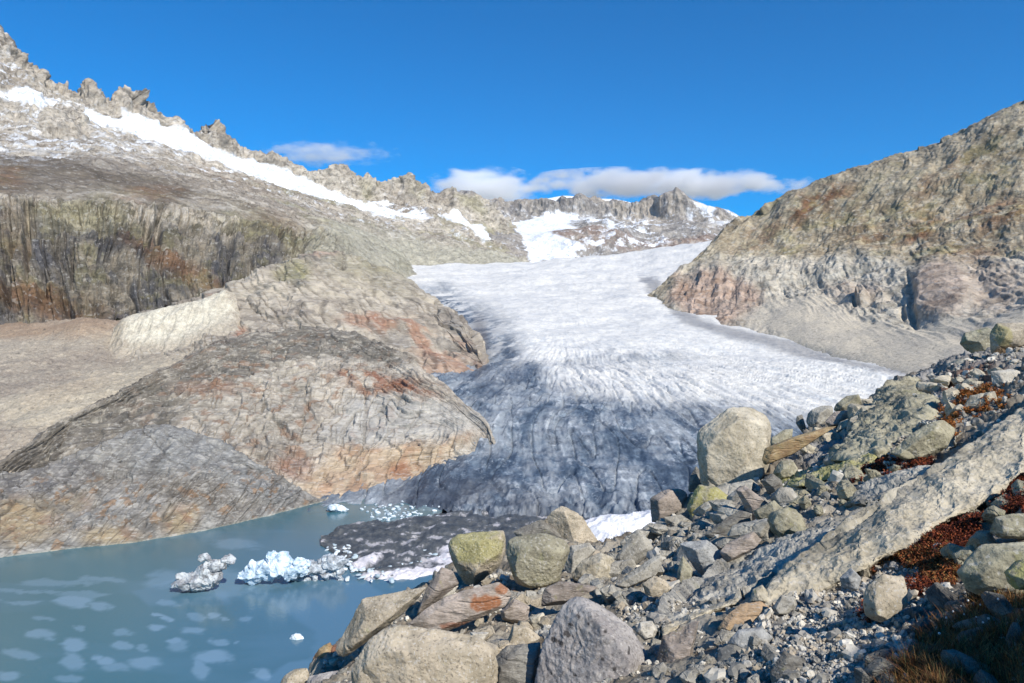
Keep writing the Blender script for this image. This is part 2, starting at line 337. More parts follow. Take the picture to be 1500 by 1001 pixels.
# ------------------------------------------------------------------ far cirque
def far_range():
    ridge = [(560, 300), (600, 290), (640, 284), (690, 283), (700, 289), (712, 293), (730, 291), (745, 297), (760, 295), (775, 293), (790, 296), (800, 291), (815, 294), (824, 288), (838, 291), (850, 286),
             (860, 288), (872, 291), (884, 294), (900, 296), (912, 297), (924, 302), (936, 298), (948, 292), (958, 288), (966, 288), (976, 283), (984, 281), (990, 276), (996, 279), (1004, 285), (1012, 291), (1022, 297), (1034, 304), (1050, 309), (1068, 315), (1085, 322), (1110, 327), (1140, 334), (1260, 345)]
    rows = [
        [(560, 430, 2600), (760, 420, 2650), (900, 405, 2800), (1050, 395, 2900), (1260, 390, 2900)],
        [(560, 392, 2800), (700, 388, 2900), (760, 384, 3000), (900, 370, 3200), (1000, 362, 3300), (1100, 352, 3400), (1260, 365, 3400)],
        [(560, 360, 3200), (700, 350, 3400), (760, 345, 3500), (850, 345, 3500), (900, 342, 3550), (1000, 335, 3600), (1100, 340, 3600), (1260, 358, 3600)],
        [(560, 330, 3800), (700, 322, 3850), (760, 318, 4000), (850, 316, 4050), (900, 318, 4050), (960, 318, 4000), (1000, 316, 3900), (1100, 332, 3800), (1260, 352, 3800)],
        [(u, v, 4150 + (60 if u < 960 else -150)) for u, v in ridge]]
    P, UV, S = loft(rows, 760, 260, back=[(250, 240), (900, 800)], wts=[30, 40, 34, 34, 10, 10], u0=560, u1=1260)
    u, v = UV[..., 0], UV[..., 1]; Sg = np.repeat(S[:, None], P.shape[1], 1)
    n = normals(P); n *= np.sign(-n[..., 1:2])
    wall = sm(Sg, 2.9, 3.2)
    flut = ridged(P, np.array([.005, .004, .0008]), 5, .5, seed=103) - .5
    flut2 = ridged(P, np.array([.024, .012, .004]), 4, seed=105) - .5
    hump = ell(u, v, 862, 356, 66, 15, .6); cir = in_poly(u, v, [(742, 330), (800, 312), (860, 312), (840, 350), (820, 382), (770, 388)], 10)
    d = fbm(P, .003, 6, .55, seed=109) * 45 + (ridged(P, .005, 5, seed=111) - .5) * 40
    d = d * (1 - .75 * cir) + wall * (flut * 34 + flut2 * 24) * (1 - .85 * sm(u, 1000, 1020))
    d *= (1 - .5 * sm(Sg, 3.5, 3.9)) * (1 - .5 * ell(u, v, 985, 295, 45, 40, .6))
    P = P + n * d[..., None]; P[..., 2] += hump * 40; P[..., 1] -= hump * 60
    P[..., 2] += ell(u, v, 720, 355, 60, 30, .8) * 30
    P[..., 2] += sm(Sg, 3.6, 4) * (1 - sm(Sg, 4.2, 4.7)) * (ridged(P, np.array([.012, .003, .001]), 4, seed=140) - .55) * 16 * (1 - sm(u, 995, 1010))
    b2 = fbm(P, .012, 6, .65, seed=162); a = fbm(P, .003, 5, seed=160)
    col = mix(H('8E8983'), H('A49A8D'), sm(a, -.2, .25))
    col = mix(col, H('6F6C6C'), sm(fbm(P, np.array([.02, .01, .003]), 5, seed=163), .0, .35) * wall * .8)
    col = mix(col, H('8C7465'), in_poly(u + b2 * 9, v + b2 * 5, [(806, 344), (880, 342), (910, 350), (960, 352), (1060, 345), (1060, 372), (860, 372), (815, 362)], 4) * sm(b2, -.4, .15) * .8)
    b4 = fbm(P, .03, 5, .7, seed=161); col = mix(col, H('5E5A58'), sm(b4, .05, .3) * .5); col = mix(col, H('BDB5AA'), sm(-b4, .1, .3) * .5)
    sn = in_poly(u + b2 * 16, v + b2 * 8, [(748, 330), (775, 322), (790, 318), (815, 312), (845, 314), (850, 322), (830, 328), (850, 336), (806, 344), (812, 358), (838, 366), (855, 372), (840, 380), (820, 388), (775, 390), (768, 360)], 2)
    sn = np.maximum(sn, in_poly(u, v, [(850, 318), (920, 316), (975, 322), (970, 342), (900, 344), (850, 340)], 6) * sm(b2, .0, .14) * .9)
    sn = np.maximum(sn, in_poly(u, v, [(1000, 292), (1085, 322), (1090, 340), (1010, 320)], 5) * sm(b2, -.05, .15) * .75)
    sn = np.maximum(sn, in_poly(u, v, [(855, 360), (940, 352), (1000, 352), (940, 366), (860, 374)], 3) * sm(b2, .02, .12) * .9)
    sn = np.maximum(sn, sm(fbm(P, .02, 5, .7, seed=165), .14, .28) * .6 * (1 - wall * .6))
    sn = np.maximum(sn, in_poly(u, v, [(560, 330), (660, 330), (660, 345), (560, 345)], 5) * sm(b2, .05, .2) * .6)
    col = mix(col, hexlin('EDF1F6', .9), sn)
    tag(grid('mountain', P, col, M['far']), 'jagged far ridge round the snowy cirque above the glacier', 'mountain', kind='structure')
    # ice cap lying behind the ridge
    rows = [[(770, 312, 4350), (830, 312, 4350), (900, 312, 4350), (1010, 316, 4350)],
            [(770, 300, 4600), (800, 293, 4600), (825, 288, 4600), (850, 290, 4600), (880, 292, 4600), (905, 294, 4600), (935, 301, 4600), (1010, 312, 4600)]]
    P, UV, S = loft(rows, 120, 30, back=[(300, 100), (700, 500)], wts=[20, 5, 5])
    P[..., 2] += fbm(P, .004, 4, seed=170) * 14
    tag(grid('snow_cap', P, np.ones(P.shape) * hexlin('F0F4F8', .92), M['far']), 'smooth white snow cap behind the far jagged ridge', 'snow field', kind='structure')

# ------------------------------------------------------------------ rounded slabs in the middle
def aniso(P, ang, f, seed, oc=5):
    c, s = math.cos(ang), math.sin(ang)
    Q = np.stack([P[..., 0] * c + P[..., 2] * s, P[..., 1], -P[..., 0] * s + P[..., 2] * c], -1)
    w = fbm(P, f[0] * 1.5, 3, seed=seed + 3)[..., None] * (.35 / f[2]) * 1.5
    return ridged(Q + w, np.array(f), oc, seed=seed) - .5

def joints(P, ang, f, seed, w=.07, warp=.3):
    """thin grooves: zero lines of stretched noise; ang = their tilt seen from the front"""
    c, s = math.cos(ang), math.sin(ang)
    Q = np.stack([P[..., 0] * c + P[..., 2] * s, P[..., 1] * .5, -P[..., 0] * s + P[..., 2] * c], -1)
    Q = Q + fbm(P, f[2] * .35, 3, seed=seed + 3)[..., None] * (warp / f[2]) * 1.1
    a = 1 - sm(np.abs(fbm(Q, np.array(f), 2, .35, seed=seed)), 0, w)
    b = 1 - sm(np.abs(fbm(Q, np.array(f) * 2.3, 2, .35, seed=seed + 50)), 0, w * 1.2)
    return np.clip(a + .6 * b, 0, 1)

def back_hill():
    crest = [(140, 485, 720), (260, 450, 740), (300, 434, 760), (340, 418, 780), (370, 402, 810), (400, 391, 830), (430, 382, 850), (460, 376, 870), (490, 375, 890), (520, 380, 900), (560, 392, 910), (600, 412, 900), (640, 442, 860), (670, 462, 800), (695, 490, 740), (706, 512, 700), (712, 535, 660), (716, 560, 620), (745, 600, 580)]
    rows = [
        [(140, 590, 520), (300, 560, 560), (450, 530, 590), (600, 590, 560), (700, 620, 530), (745, 660, 520)],
        [(140, 540, 600), (300, 500, 620), (450, 480, 640), (600, 520, 640), (690, 570, 590), (745, 630, 560)],
        [(140, 510, 670), (260, 480, 680), (340, 455, 700), (450, 425, 740), (560, 440, 780), (640, 480, 740), (700, 540, 640), (745, 610, 575)],
        crest]
    P, UV, S = loft(rows, 620, 320, back=[(60, 25), (250, 160)], u0=140, u1=745, wts=[40, 60, 55, 12, 12])
    u, v = UV[..., 0], UV[..., 1]
    n = normals(P); n *= np.sign(-n[..., 1:2])
    st = aniso(P, -.62, (.006, .01, .05), 200); fl = ridged(P, .018, 5, seed=205) - .5
    jn = joints(P, -.55, (.010, .01, .07), 230, .07); d = fbm(P, .012, 6, .45, seed=207) * 9 + st * 2.5 + fl * 1.5 - jn * 2.0 + (ridged(P, np.array([.02, .015, .03]), 3, .4, seed=250) - .5) * 6
    tt = (P[..., 2] + P[..., 0] * .45) * .05 + fbm(P, .012, 4, seed=265) * 1.3; fr = tt - np.floor(tt); d = d + (sm(fr, .0, .12) * (1 - fr) - .4) * 4.0
    P = P + n * d[..., None]
    b2 = fbm(P, .05, 5, .65, seed=211); a = fbm(P, .012, 5, seed=213)
    uu, vv = smooth_uv(P, UV, 22, .02, 214)
    col = mix(H('B5AA98'), H('9C9182'), sm(a, -.2, .25)); col = mix(col, H('C9BDA9'), sm(b2, .05, .35) * .6)
    col = mix(col, H('9C9668'), np.maximum(ell(uu, vv, 425, 408, 26, 12, .6), ell(uu, vv, 560, 400, 60, 14, .7) * .5) * .8)
    col = mix(col, H('8C8674'), in_poly(uu, vv, [(440, 370), (620, 395), (660, 440), (560, 430), (450, 395)], 14) * .6)
    col = mix(col, H('A98F7E'), ell(uu, vv, 470, 383, 26, 7, .6) * .8)
    b4 = fbm(P, .07, 5, .68, seed=217); col = mix(col, H('C6BBA9'), sm(b4, .05, .3) * .4); col = mix(col, H('6E665C'), sm(-b4, .08, .3) * .4)
    rust = np.maximum.reduce([ell(uu, vv, 560, 478, 55, 12, .5, .12), ell(uu, vv, 630, 505, 60, 22, .6, .45), ell(uu, vv, 345, 484, 18, 8), ell(uu, vv, 660, 540, 50, 16, .6) * .8, ell(uu, vv, 320, 462, 10, 18, .5) * .8])
    col = mix(col, mix(H('9C7058'), H('A9866E'), sm(b2, -.2, .3)), rust * sm(st + b2 * .5, -.35, .1) * .85)
    col = mix(col, H('6C6865'), sm(-st - b2 * .3, .22, .5) * .45)
    col = mix(col, H('5A544C'), jn * .55)
    tag(grid('hill', P, col, M['cliff']), 'rounded ice-scraped rock hill beside the upper glacier tongue', 'hill', kind='structure')

def middle_hill():
    crest = [(-320, 760, 320), (-100, 720, 335), (0, 684, 360), (60, 645, 390), (128, 600, 430), (219, 554, 490), (270, 525, 530), (311, 506, 560), (366, 491, 590), (439, 480, 610), (480, 483, 605), (520, 490, 590), (560, 503, 565), (600, 526, 535), (640, 560, 500), (680, 592, 465), (702, 606, 445), (714, 620, 434), (722, 642, 426), (750, 720, 408)]
    rows = [
        [(-320, 850, 270), (0, 800, 290), (200, 740, 320), (350, 745, 350), (480, 752, 350), (560, 740, 362), (620, 730, 378), (650, 722, 390), (690, 745, 390), (750, 780, 385)],
        [(-320, 830, 285), (0, 760, 310), (200, 690, 345), (350, 705, 365), (480, 722, 368), (560, 715, 380), (620, 702, 395), (655, 692, 400), (690, 718, 398), (750, 760, 395)],
        [(-320, 790, 305), (0, 722, 340), (128, 660, 385), (219, 630, 405), (350, 620, 425), (480, 640, 420), (600, 650, 415), (680, 646, 418), (704, 680, 412), (750, 750, 400)],
        [(-320, 770, 314), (0, 695, 352), (128, 615, 418), (219, 575, 465), (311, 540, 500), (439, 520, 530), (520, 528, 520), (600, 560, 480), (680, 612, 440), (708, 640, 428), (750, 735, 405)],
        crest]
    P, UV, S = loft(rows, 1000, 430, back=[(25, 14), (120, 90)], u0=-320, u1=750, wts=[26, 50, 70, 50, 12, 12])
    u, v = UV[..., 0], UV[..., 1]
    n = normals(P); n *= np.sign(-n[..., 1:2])
    uu, vv = smooth_uv(P, UV, 18, .03, 314)
    st = aniso(P, -.55, (.012, .02, .09), 300); st2 = aniso(P, 1.1, (.02, .02, .12), 320, 4); fl = ridged(P, .03, 5, seed=305) - .5
    low = sm(v, 600, 660)
    cs = ell(u, v, 420, 600, 200, 100, .5); Sg = np.repeat(S[:, None], P.shape[1], 1)
    wp = fbm(P, .012, 3, seed=360)
    Qs = np.stack([u * .35, Sg * 62 + wp * 46, P[..., 1] * 0], -1)
    sh = fbm(Qs, np.array([.03, .12, .1]), 4, .6, seed=361)
    jn = (1 - sm(np.abs(pnoise(Qs[..., 0] * .025, Qs[..., 1] * .10, Qs[..., 2] + 3.3)), 0, .07)) * (1 - low * .4) * sm(700 - u, 0, 60)
    jn2 = joints(P, 1.2, (.02, .03, .10), 340, .06, .8) * np.maximum(low, cs)
    d = fbm(P, .016, 5, .42, seed=307) * 5.5 + sh * 3.2 + st2 * 1.2 * low + fl * .9 - jn * 1.5 - jn2 * 1.5 + fbm(P, .12, 4, .55, seed=362) * .9
    tt = (Sg * 62 + wp * 46) * .085 + fbm(P, .05, 3, seed=363) * .5; fr = tt - np.floor(tt); d = d + (sm(fr, .0, .12) * (1 - fr) - .4) * 3.4 * sm(fbm(P, .015, 3, seed=364), -.25, .2) * sm(660 - u, 0, 60)
    tt = (P[..., 0] * .8 + P[..., 2] * .5) * .06 + fbm(P, .03, 4, seed=365) * 1.4; fr = tt - np.floor(tt); d = d + (sm(fr, .0, .12) * (1 - fr) - .4) * 2.6 * np.maximum(low, cs)
    d *= (sm(P[..., 2], -1, 14) * .85 + .15) * (1 - .6 * sm(u, 650, 720))
    P = P + n * d[..., None]
    b2 = fbm(P, .09, 5, .65, seed=311); a = fbm(P, .02, 5, seed=313)
    col = mix(H('B9AF9F'), H('A09688'), sm(a, -.2, .25)); col = mix(col, H('CBC1B0'), sm(b2, .05, .35) * .6)
    dark = in_poly(uu, vv, [(-320, 790), (-320, 740), (0, 680), (128, 595), (219, 550), (311, 500), (439, 474), (560, 495), (600, 535), (480, 520), (400, 540), (300, 590), (220, 640), (120, 680), (0, 720)], 10)  # band along the crest: the dome's shading by the sun, put into the colour
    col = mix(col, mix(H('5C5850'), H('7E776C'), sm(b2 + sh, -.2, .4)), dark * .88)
    col = mix(col, H('8F887C'), in_poly(uu, vv, [(250, 570), (420, 540), (480, 570), (440, 650), (420, 700), (330, 650), (260, 620)], 14) * .6 * sm(b2, -.5, .1))
    b4 = fbm(P, .12, 5, .68, seed=317); col = mix(col, H('D2C8B6'), sm(b4, .05, .28) * .4); col = mix(col, H('6A6258'), sm(-b4, .08, .3) * .4)
    col = mix(col, H('8C6A50'), sm(fbm(P, .1, 4, seed=318), .12, .3) * cs * .6)
    tan = in_poly(uu, vv, [(500, 655), (640, 640), (690, 640), (640, 700), (600, 740), (480, 745), (440, 715)], 14)
    col = mix(col, mix(H('C0A98A'), H('A9825F'), sm(fbm(P, np.array([.09, .05, .02]), 4, seed=330), -.05, .3)), tan * .7)
    rust = np.maximum.reduce([ell(uu, vv, 575, 572, 62, 13, .5, .05), ell(uu, vv, 530, 555, 40, 10, .5), ell(uu, vv, 430, 685, 30, 20, .7) * .7, ell(uu, vv, 540, 700, 50, 26, .8) * .45, ell(uu, vv, 600, 690, 26, 12) * .7, ell(uu, vv, 320, 575, 60, 12, .6) * .4])
    col = mix(col, mix(H('8A5A42'), H('A37E62'), sm(b2, -.1, .35)), rust * sm(st + b2, -.4, .1) * .9)
    col = mix(col, H('B7B6B0'), in_poly(uu, vv, [(520, 590), (640, 585), (715, 615), (690, 640), (640, 650), (520, 650), (450, 640)], 12) * .45)
    col = mix(col, H('6A655F'), sm(-st2 - b2 * .4, .15, .45) * .5 * low)
    col = mix(col, H('4E4841'), np.maximum(jn, jn2) * .4)
    # pale wet rim at the waterline
    col = mix(col, H('B8BAA8', .9), sm(P[..., 2], 1.0, .3) * .2)
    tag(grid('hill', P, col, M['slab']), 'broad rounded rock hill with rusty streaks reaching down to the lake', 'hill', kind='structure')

def front_hill():
    WL = [(-320, 848), (-200, 835), (0, 821), (100, 808), (200, 798), (300, 780), (400, 757), (450, 743), (490, 734), (520, 745)]
    crest = [(-320, 735, 290), (-100, 716, 300), (0, 700, 310), (60, 686, 318), (100, 670, 325), (150, 650, 334), (180, 637, 340), (215, 626, 347), (240, 624, 350), (265, 627, 351), (290, 635, 351), (330, 654, 350), (370, 676, 348), (410, 700, 352), (450, 722, 362), (485, 736, 374), (520, 764, 368)]
    rows = [
        [(a, b + 12, 84000 / (b + 12 - 500.5) * 1.045) for a, b in WL],
        [(a, b - 20 * k, 84000 / (b - 500.5) * 1.018) for (a, b), k in zip(WL, [1, 1, 1, 1, 1, 1, .8, .5, .2, -.5])],
        [(-320, 785, 270), (0, 755, 285), (100, 735, 300), (200, 712, 312), (300, 708, 322), (400, 722, 336), (450, 731, 356), (490, 738, 369), (520, 766, 362)],
        [(-320, 750, 284), (0, 718, 300), (100, 690, 316), (200, 655, 333), (250, 645, 338), (300, 655, 340), (400, 706, 346), (450, 726, 359), (490, 737, 372), (520, 765, 364)],
        crest]
    P, UV, S = loft(rows, 860, 330, back=[(12, 10), (60, 60)], u0=-320, u1=520, wts=[30, 55, 60, 30, 10, 8])
    u, v = UV[..., 0], UV[..., 1]
    n = normals(P); n *= np.sign(-n[..., 1:2])
    uu, vv = smooth_uv(P, UV, 14, .04, 414)
    st = aniso(P, 1.05, (.02, .03, .16), 400, 4); st2 = aniso(P, -.35, (.02, .03, .13), 420, 4); fl = ridged(P, .05, 5, seed=405) - .5
    top = sm(v, 720, 670)
    jn = joints(P, 1.05, (.03, .03, .2), 430, .07) * (1 - top * .6); jn2 = joints(P, -.3, (.025, .03, .16), 440, .06)
    d = fbm(P, .022, 5, .42, seed=407) * 3.2 + st * .9 * (1 - top * .6) + st2 * .6 * top + fl * .6 - jn * 1.2 - jn2 * .8 + (ridged(P, np.array([.06, .05, .05]), 3, .4, seed=450) - .5) * 1.6 + fbm(P, .2, 4, .55, seed=462) * .5
    tt = (P[..., 0] * .85 - P[..., 2] * .5) * .085 + fbm(P, .04, 4, seed=465) * 1.3; fr = tt - np.floor(tt); d = d + (sm(fr, .0, .12) * (1 - fr) - .4) * 2.2 * (1 - top * .5)
    d *= sm(P[..., 2], -1, 11) * .8 + .2
    P = P + n * d[..., None]
    b2 = fbm(P, .12, 5, .65, seed=411); a = fbm(P, .03, 5, seed=413)
    col = mix(H('8F8C86'), H('7D776E'), sm(a, -.2, .25)); col = mix(col, H('AEA89D'), sm(b2, .05, .35) * .55)
    col = mix(col, H('858583'), in_poly(uu, vv, [(180, 640), (250, 622), (340, 650), (440, 720), (430, 745), (300, 700), (200, 680)], 14) * .7)
    col = mix(col, mix(H('5F5C5C'), H('7A7570'), sm(b2, -.2, .2)), in_poly(uu, vv, [(-320, 740), (0, 696), (110, 668), (150, 690), (100, 720), (0, 740), (-320, 770)], 10) * .7)
    b4 = fbm(P, .2, 5, .68, seed=417); col = mix(col, H('BBB5AA'), sm(b4, .05, .28) * .4); col = mix(col, H('5C5853'), sm(-b4, .08, .3) * .4)
    col = mix(col, H('8E7052'), sm(fbm(P, .14, 4, .6, seed=418), .16, .3) * (1 - top) * .7)
    tan = np.maximum.reduce([ell(uu, vv, 30, 762, 60, 30, .6), ell(uu, vv, 160, 785, 40, 14, .6), ell(uu, vv, 262, 765, 26, 20, .7), ell(uu, vv, 110, 735, 30, 14, .6) * .6])
    col = mix(col, mix(H('A59374'), H('8B6A4C'), sm(b2, 0, .35)), tan * .8)
    col = mix(col, H('5C5854'), sm(-st - b2 * .4, .2, .5) * .5)
    col = mix(col, H('48443F'), np.maximum(jn, jn2 * .6) * .6)
    col = mix(col, H('C0C6B4', .9), sm(P[..., 2], .8, .3) * .2)
    tag(grid('hill', P, col, M['slab2']), 'grey glacier-polished rock dome at the near left shore of the lake', 'hill', kind='structure')

def moraine():
    rows = [
        [(-420, 780, 290), (0, 730, 330), (150, 640, 420), (260, 580, 500), (420, 540, 560)],
        [(-420, 650, 390), (0, 610, 430), (100, 595, 440), (200, 570, 480), (300, 545, 540), (420, 510, 590)],
        [(-420, 540, 560), (0, 530, 570), (100, 525, 590), (180, 528, 612), (300, 508, 620), (350, 492, 640), (420, 480, 660)],
        [(-420, 490, 690), (0, 478, 730), (60, 474, 730), (120, 466, 720), (170, 470, 745), (250, 462, 770), (340, 445, 800), (420, 430, 820)],
        [(-420, 480, 820), (0, 470, 860), (120, 472, 860), (250, 470, 860), (420, 440, 900)]]
    P, UV, S = loft(rows, 640, 330, u0=-420, u1=420, wts=[60, 70, 50, 10])
    u, v = UV[..., 0], UV[..., 1]
    P[..., 2] += fbm(P, .015, 6, .55, seed=500) * 7 + (ridged(P, .03, 5, seed=502) - .5) * 3.2 + fbm(P, .12, 4, .7, seed=504) * 1.6
    b2 = fbm(P, .08, 6, .7, seed=511); a = fbm(P, .015, 5, seed=513)
    uu, vv = smooth_uv(P, UV, 20, .02, 514)
    col = mix(H('A99D8B'), H('95897A'), sm(a, -.2, .25)); col = mix(col, H('BCAF9A'), sm(b2, .05, .3) * .6)
    col = mix(col, H('9D7F62'), np.maximum(ell(uu, vv, 60, 482, 130, 14, .6), ell(uu, vv, 90, 580, 70, 10, .6, -.35) * .7) * .6)
    col = mix(col, H('C2B69E'), in_poly(uu, vv, [(0, 640), (0, 600), (180, 540), (340, 500), (300, 530), (180, 580), (60, 640)], 14) * .6)
    col = mix(col, H('4E4A44'), sm(fbm(P, .25, 3, .7, seed=520), .30, .42) * .6)
    tag(grid('moraine', P, col, M['scree']), 'brown stony moraine flat below the left cliffs', 'moraine', kind='structure')
    # pale eroded cut bank
    rows = [
        [(135, 545, 590), (200, 548, 590), (260, 545, 600), (310, 525, 615), (372, 500, 640)],
        [(145, 527, 608), (200, 530, 610), (260, 528, 612), (310, 508, 626), (368, 486, 650)],
        [(160, 494, 632), (205, 495, 634), (260, 488, 640), (312, 466, 656), (352, 450, 676)],
        [(166, 470, 650), (205, 459, 660), (236, 452, 666), (262, 446, 672), (290, 441, 678), (315, 432, 684), (342, 419, 692)]]
    P, UV, S = loft(rows, 260, 150, back=[(8, 2), (60, 45)], wts=[12, 34, 34, 5, 8])
    u, v = UV[..., 0], UV[..., 1]
    n = normals(P); n *= np.sign(-n[..., 1:2])
    ee = np.minimum(np.linspace(0, 1, P.shape[1]), np.linspace(1, 0, P.shape[1]))[None, :]; P = P + n * ((ridged(P, np.array([.08, .04, .01]), 4, seed=530) - .5) * 2.6 + fbm(P, .03, 5, seed=531) * 3.4)[..., None]; P[..., 2] -= (1 - sm(ee, 0, .09)) * 7
    b2 = fbm(P, .1, 5, .65, seed=532)
    col = mix(H('D2CAB6'), H('C0B7A4'), sm(b2, -.2, .25))
    en = np.linspace(0, 1, P.shape[1])[None, :] + b2 * .12; rw = np.linspace(0, 1, P.shape[0])[:, None] + b2 * .15
    col = mix(col, H('A99D8B'), np.clip(sm(.10 - en, -.06, .06) + sm(.42 - rw, -.08, .12) * .8 + sm(en, .9, 1.0) * .8, 0, 1))
    col = mix(col, H('A89C88'), ell(u, v, 168, 475, 10, 22, .6) * .6)
    tag(grid('moraine', P, col, M['scree']), 'pale eroded cut bank of sand between the cliffs and the rock hill', 'moraine', kind='structure')

# ------------------------------------------------------------------ right mountainside
def right_hill():
    ridge = [(940, 445, 1260), (962, 425, 1280), (984, 404, 1290), (1000, 393, 1300), (1020, 379, 1310), (1040, 362, 1330), (1062, 342, 1350), (1085, 322, 1370), (1100, 318, 1380), (1115, 314, 1380), (1128, 303, 1380), (1142, 292, 1370), (1160, 281, 1360), (1180, 277, 1350), (1200, 270, 1340), (1222, 262, 1330), (1240, 255, 1320), (1270, 245, 1300), (1300, 236, 1290), (1322, 228, 1280), (1345, 223, 1270), (1362, 217, 1260), (1378, 212, 1250), (1392, 203, 1240), (1410, 196, 1230), (1430, 186, 1220), (1450, 175, 1200), (1475, 165, 1190), (1500, 154, 1180), (1600, 105, 1140), (1900, -20, 1050), (2000, -60, 1000)]
    rows = [
        [(940, 480, 1150), (985, 470, 1060), (1030, 500, 960), (1100, 515, 880), (1180, 530, 780), (1260, 556, 680), (1330, 580, 590), (1500, 620, 490), (2000, 700, 400)],
        [(940, 470, 1170), (985, 446, 1120), (1030, 476, 990), (1100, 492, 900), (1180, 506, 800), (1260, 532, 700), (1330, 550, 620), (1420, 560, 560), (1500, 575, 520), (2000, 620, 430)],
        [(940, 460, 1200), (985, 432, 1170), (1050, 440, 1080), (1100, 448, 1020), (1180, 440, 960), (1260, 462, 860), (1330, 480, 760), (1420, 485, 680), (1500, 470, 640), (2000, 440, 540)],
        [(940, 455, 1220), (985, 420, 1210), (1050, 400, 1190), (1100, 395, 1170), (1180, 390, 1120), (1260, 395, 1020), (1330, 400, 930), (1420, 395, 860), (1500, 385, 820), (2000, 300, 700)],
        [(940, 450, 1240), (985, 412, 1250), (1050, 375, 1270), (1100, 350, 1290), (1180, 335, 1240), (1260, 325, 1180), (1330, 320, 1120), (1420, 305, 1060), (1500, 285, 1010), (2000, 140, 850)],
        ridge]
    P, UV, S = loft(rows, 900, 520, back=[(60, 30), (400, 330)], u0=940, u1=2000, wts=[26, 60, 70, 80, 110, 12, 10])
    # most columns inside the frame
    u, v = UV[..., 0], UV[..., 1]; Sg = np.repeat(S[:, None], P.shape[1], 1)
    n = normals(P); n *= np.sign(-n[..., 1:2])
    Sn = Sg + fbm(P, .02, 4, seed=699) * .5; scree = sm(Sn, 2.25, 1.85) * sm(u + fbm(P, .02, 3, seed=698) * 60, 1050, 1150)
    st = aniso(P, -.75, (.006, .012, .055), 600, 5); st2 = aniso(P, .9, (.012, .01, .07), 620, 5); fl = ridged(P, .014, 6, .6, seed=605) - .5
    fine = ridged(P, .05, 5, .6, seed=609) - .5
    jn = joints(P, .85, (.008, .01, .05), 690, .07, .25); d = fbm(P, .008, 6, .46, seed=607) * 14 + st2 * 1.5 + fl * 3 + fine * 1.6 - jn * 1.0 + (ridged(P, .02, 4, .45, seed=611) - .5) * 4 + aniso(P, .8, (.008, .006, .05), 615, 4) * 6
    gully = aniso(P, .95, (.004, .004, .045), 640, 4)
    d = d * (1 - .85 * scree) + gully * 7 * sm(Sg, 3.6, 3.0) * sm(Sg, 1.5, 2.1)
    kn = ell(u, v, 1380, 428, 46, 42, .35); d = d * (1 - .5 * kn) + kn * 9 - ell(u + fl * 8, v, 1335, 440, 6, 30, .6, -.12) * 8 - ell(u, v, 1322, 456, 4, 8, .6) * 8 + ell(u, v, 1262, 436, 9, 9) * 12 - ell(u, v, 1252, 442, 3, 6, .6) * 6
    P = P + n * d[..., None]
    P[..., 2] += sm(Sg, 4.4, 5) * fbm(P, .03, 4, seed=644) * 5
    uu, vv = smooth_uv(P, UV, 26, .012, 650)
    b2 = fbm(P, .035, 6, .68, seed=661); a = fbm(P, .01, 6, .6, seed=663)
    col = mix(H('B3A48A'), H('9A8A70'), sm(a, -.2, .25)); col = mix(col, H('D2C6AB'), sm(b2, .05, .3) * .7)
    b4 = fbm(P, .09, 5, .7, seed=664); col = mix(col, H('CFC5AE'), sm(b4, .06, .3) * .6); col = mix(col, H('625C50'), sm(-b4, .08, .3) * .55); col = mix(col, H('4E4A41'), jn * .25)
    col = mix(col, H('85803F'), sm(fbm(P, .02, 5, .6, seed=666), .03, .28) * sm(430 - vv, 0, 60) * .32)
    band = in_poly(uu, vv, [(1050, 370), (1160, 282), (1400, 200), (1500, 154), (2000, -60), (2000, 10), (1500, 205), (1400, 250), (1300, 290), (1200, 320), (1100, 350)], 12)
    col = mix(col, H('A79D8A'), band * .65 * sm(b2, -.5, .2))
    rust = np.maximum.reduce([ell(uu, vv, 1195, 312, 60, 14, .6, -.3), ell(uu, vv, 1350, 335, 30, 22, .7), ell(uu, vv, 1460, 310, 60, 22, .8, -.3) * .8, ell(uu, vv, 1420, 370, 60, 10, .7) * .6, ell(uu, vv, 1280, 350, 40, 14, .8) * .6, ell(uu, vv, 1120, 345, 40, 12, .8, -.5) * .6, ell(uu, vv, 1380, 280, 50, 12, .8, -.4) * .6])
    col = mix(col, mix(H('7D5233'), H('87703F'), sm(b2, -.1, .3)), rust * sm(fbm(P, .03, 4, seed=670), -.35, .1) * .85)
    # grey bare belt above the ice, scree fan, pink foot
    belt = in_poly(uu, vv, [(985, 400), (1060, 380), (1120, 372), (1200, 375), (1290, 380), (1370, 392), (1500, 372), (2000, 330), (2000, 720), (1330, 580), (1100, 520), (985, 470)], 12)
    col = mix(col, mix(H('BFB8A8'), H('D0C6B4'), sm(b2, -.1, .3)), belt * .85)
    col = mix(col, H('857969'), sm(-b4 , .04, .3) * belt * .6); col = mix(col, H('CCC4B4'), sm(b4 , .08, .3) * belt * .5)
    pink = np.maximum.reduce([in_poly(uu, vv, [(985, 410), (1060, 395), (1120, 430), (1110, 470), (1060, 485), (1010, 465), (985, 440)], 12), kn * .7, ell(uu, vv, 1440, 420, 60, 40, .6) * .5, ell(uu, vv, 1250, 430, 40, 14, .8) * .5])
    col = mix(col, mix(H('B99C88'), H('98755E'), sm(fbm(P, .03, 4, seed=672), .0, .3)), pink * .75)
    sc_c = mix(H('BFB5A3'), H('CDC1AB'), sm(fbm(P, .03, 5, seed=680), -.2, .2)); sc_c = mix(sc_c, H('6E6A62'), sm(fbm(P, .16, 3, .7, seed=681), .26, .4) * .55)
    col = mix(col, sc_c, scree)
    global RH; RH = (P, (P[..., 0] / P[..., 1]) * F + 750, (CAM - P[..., 2]) / P[..., 1] * F + 500.5)
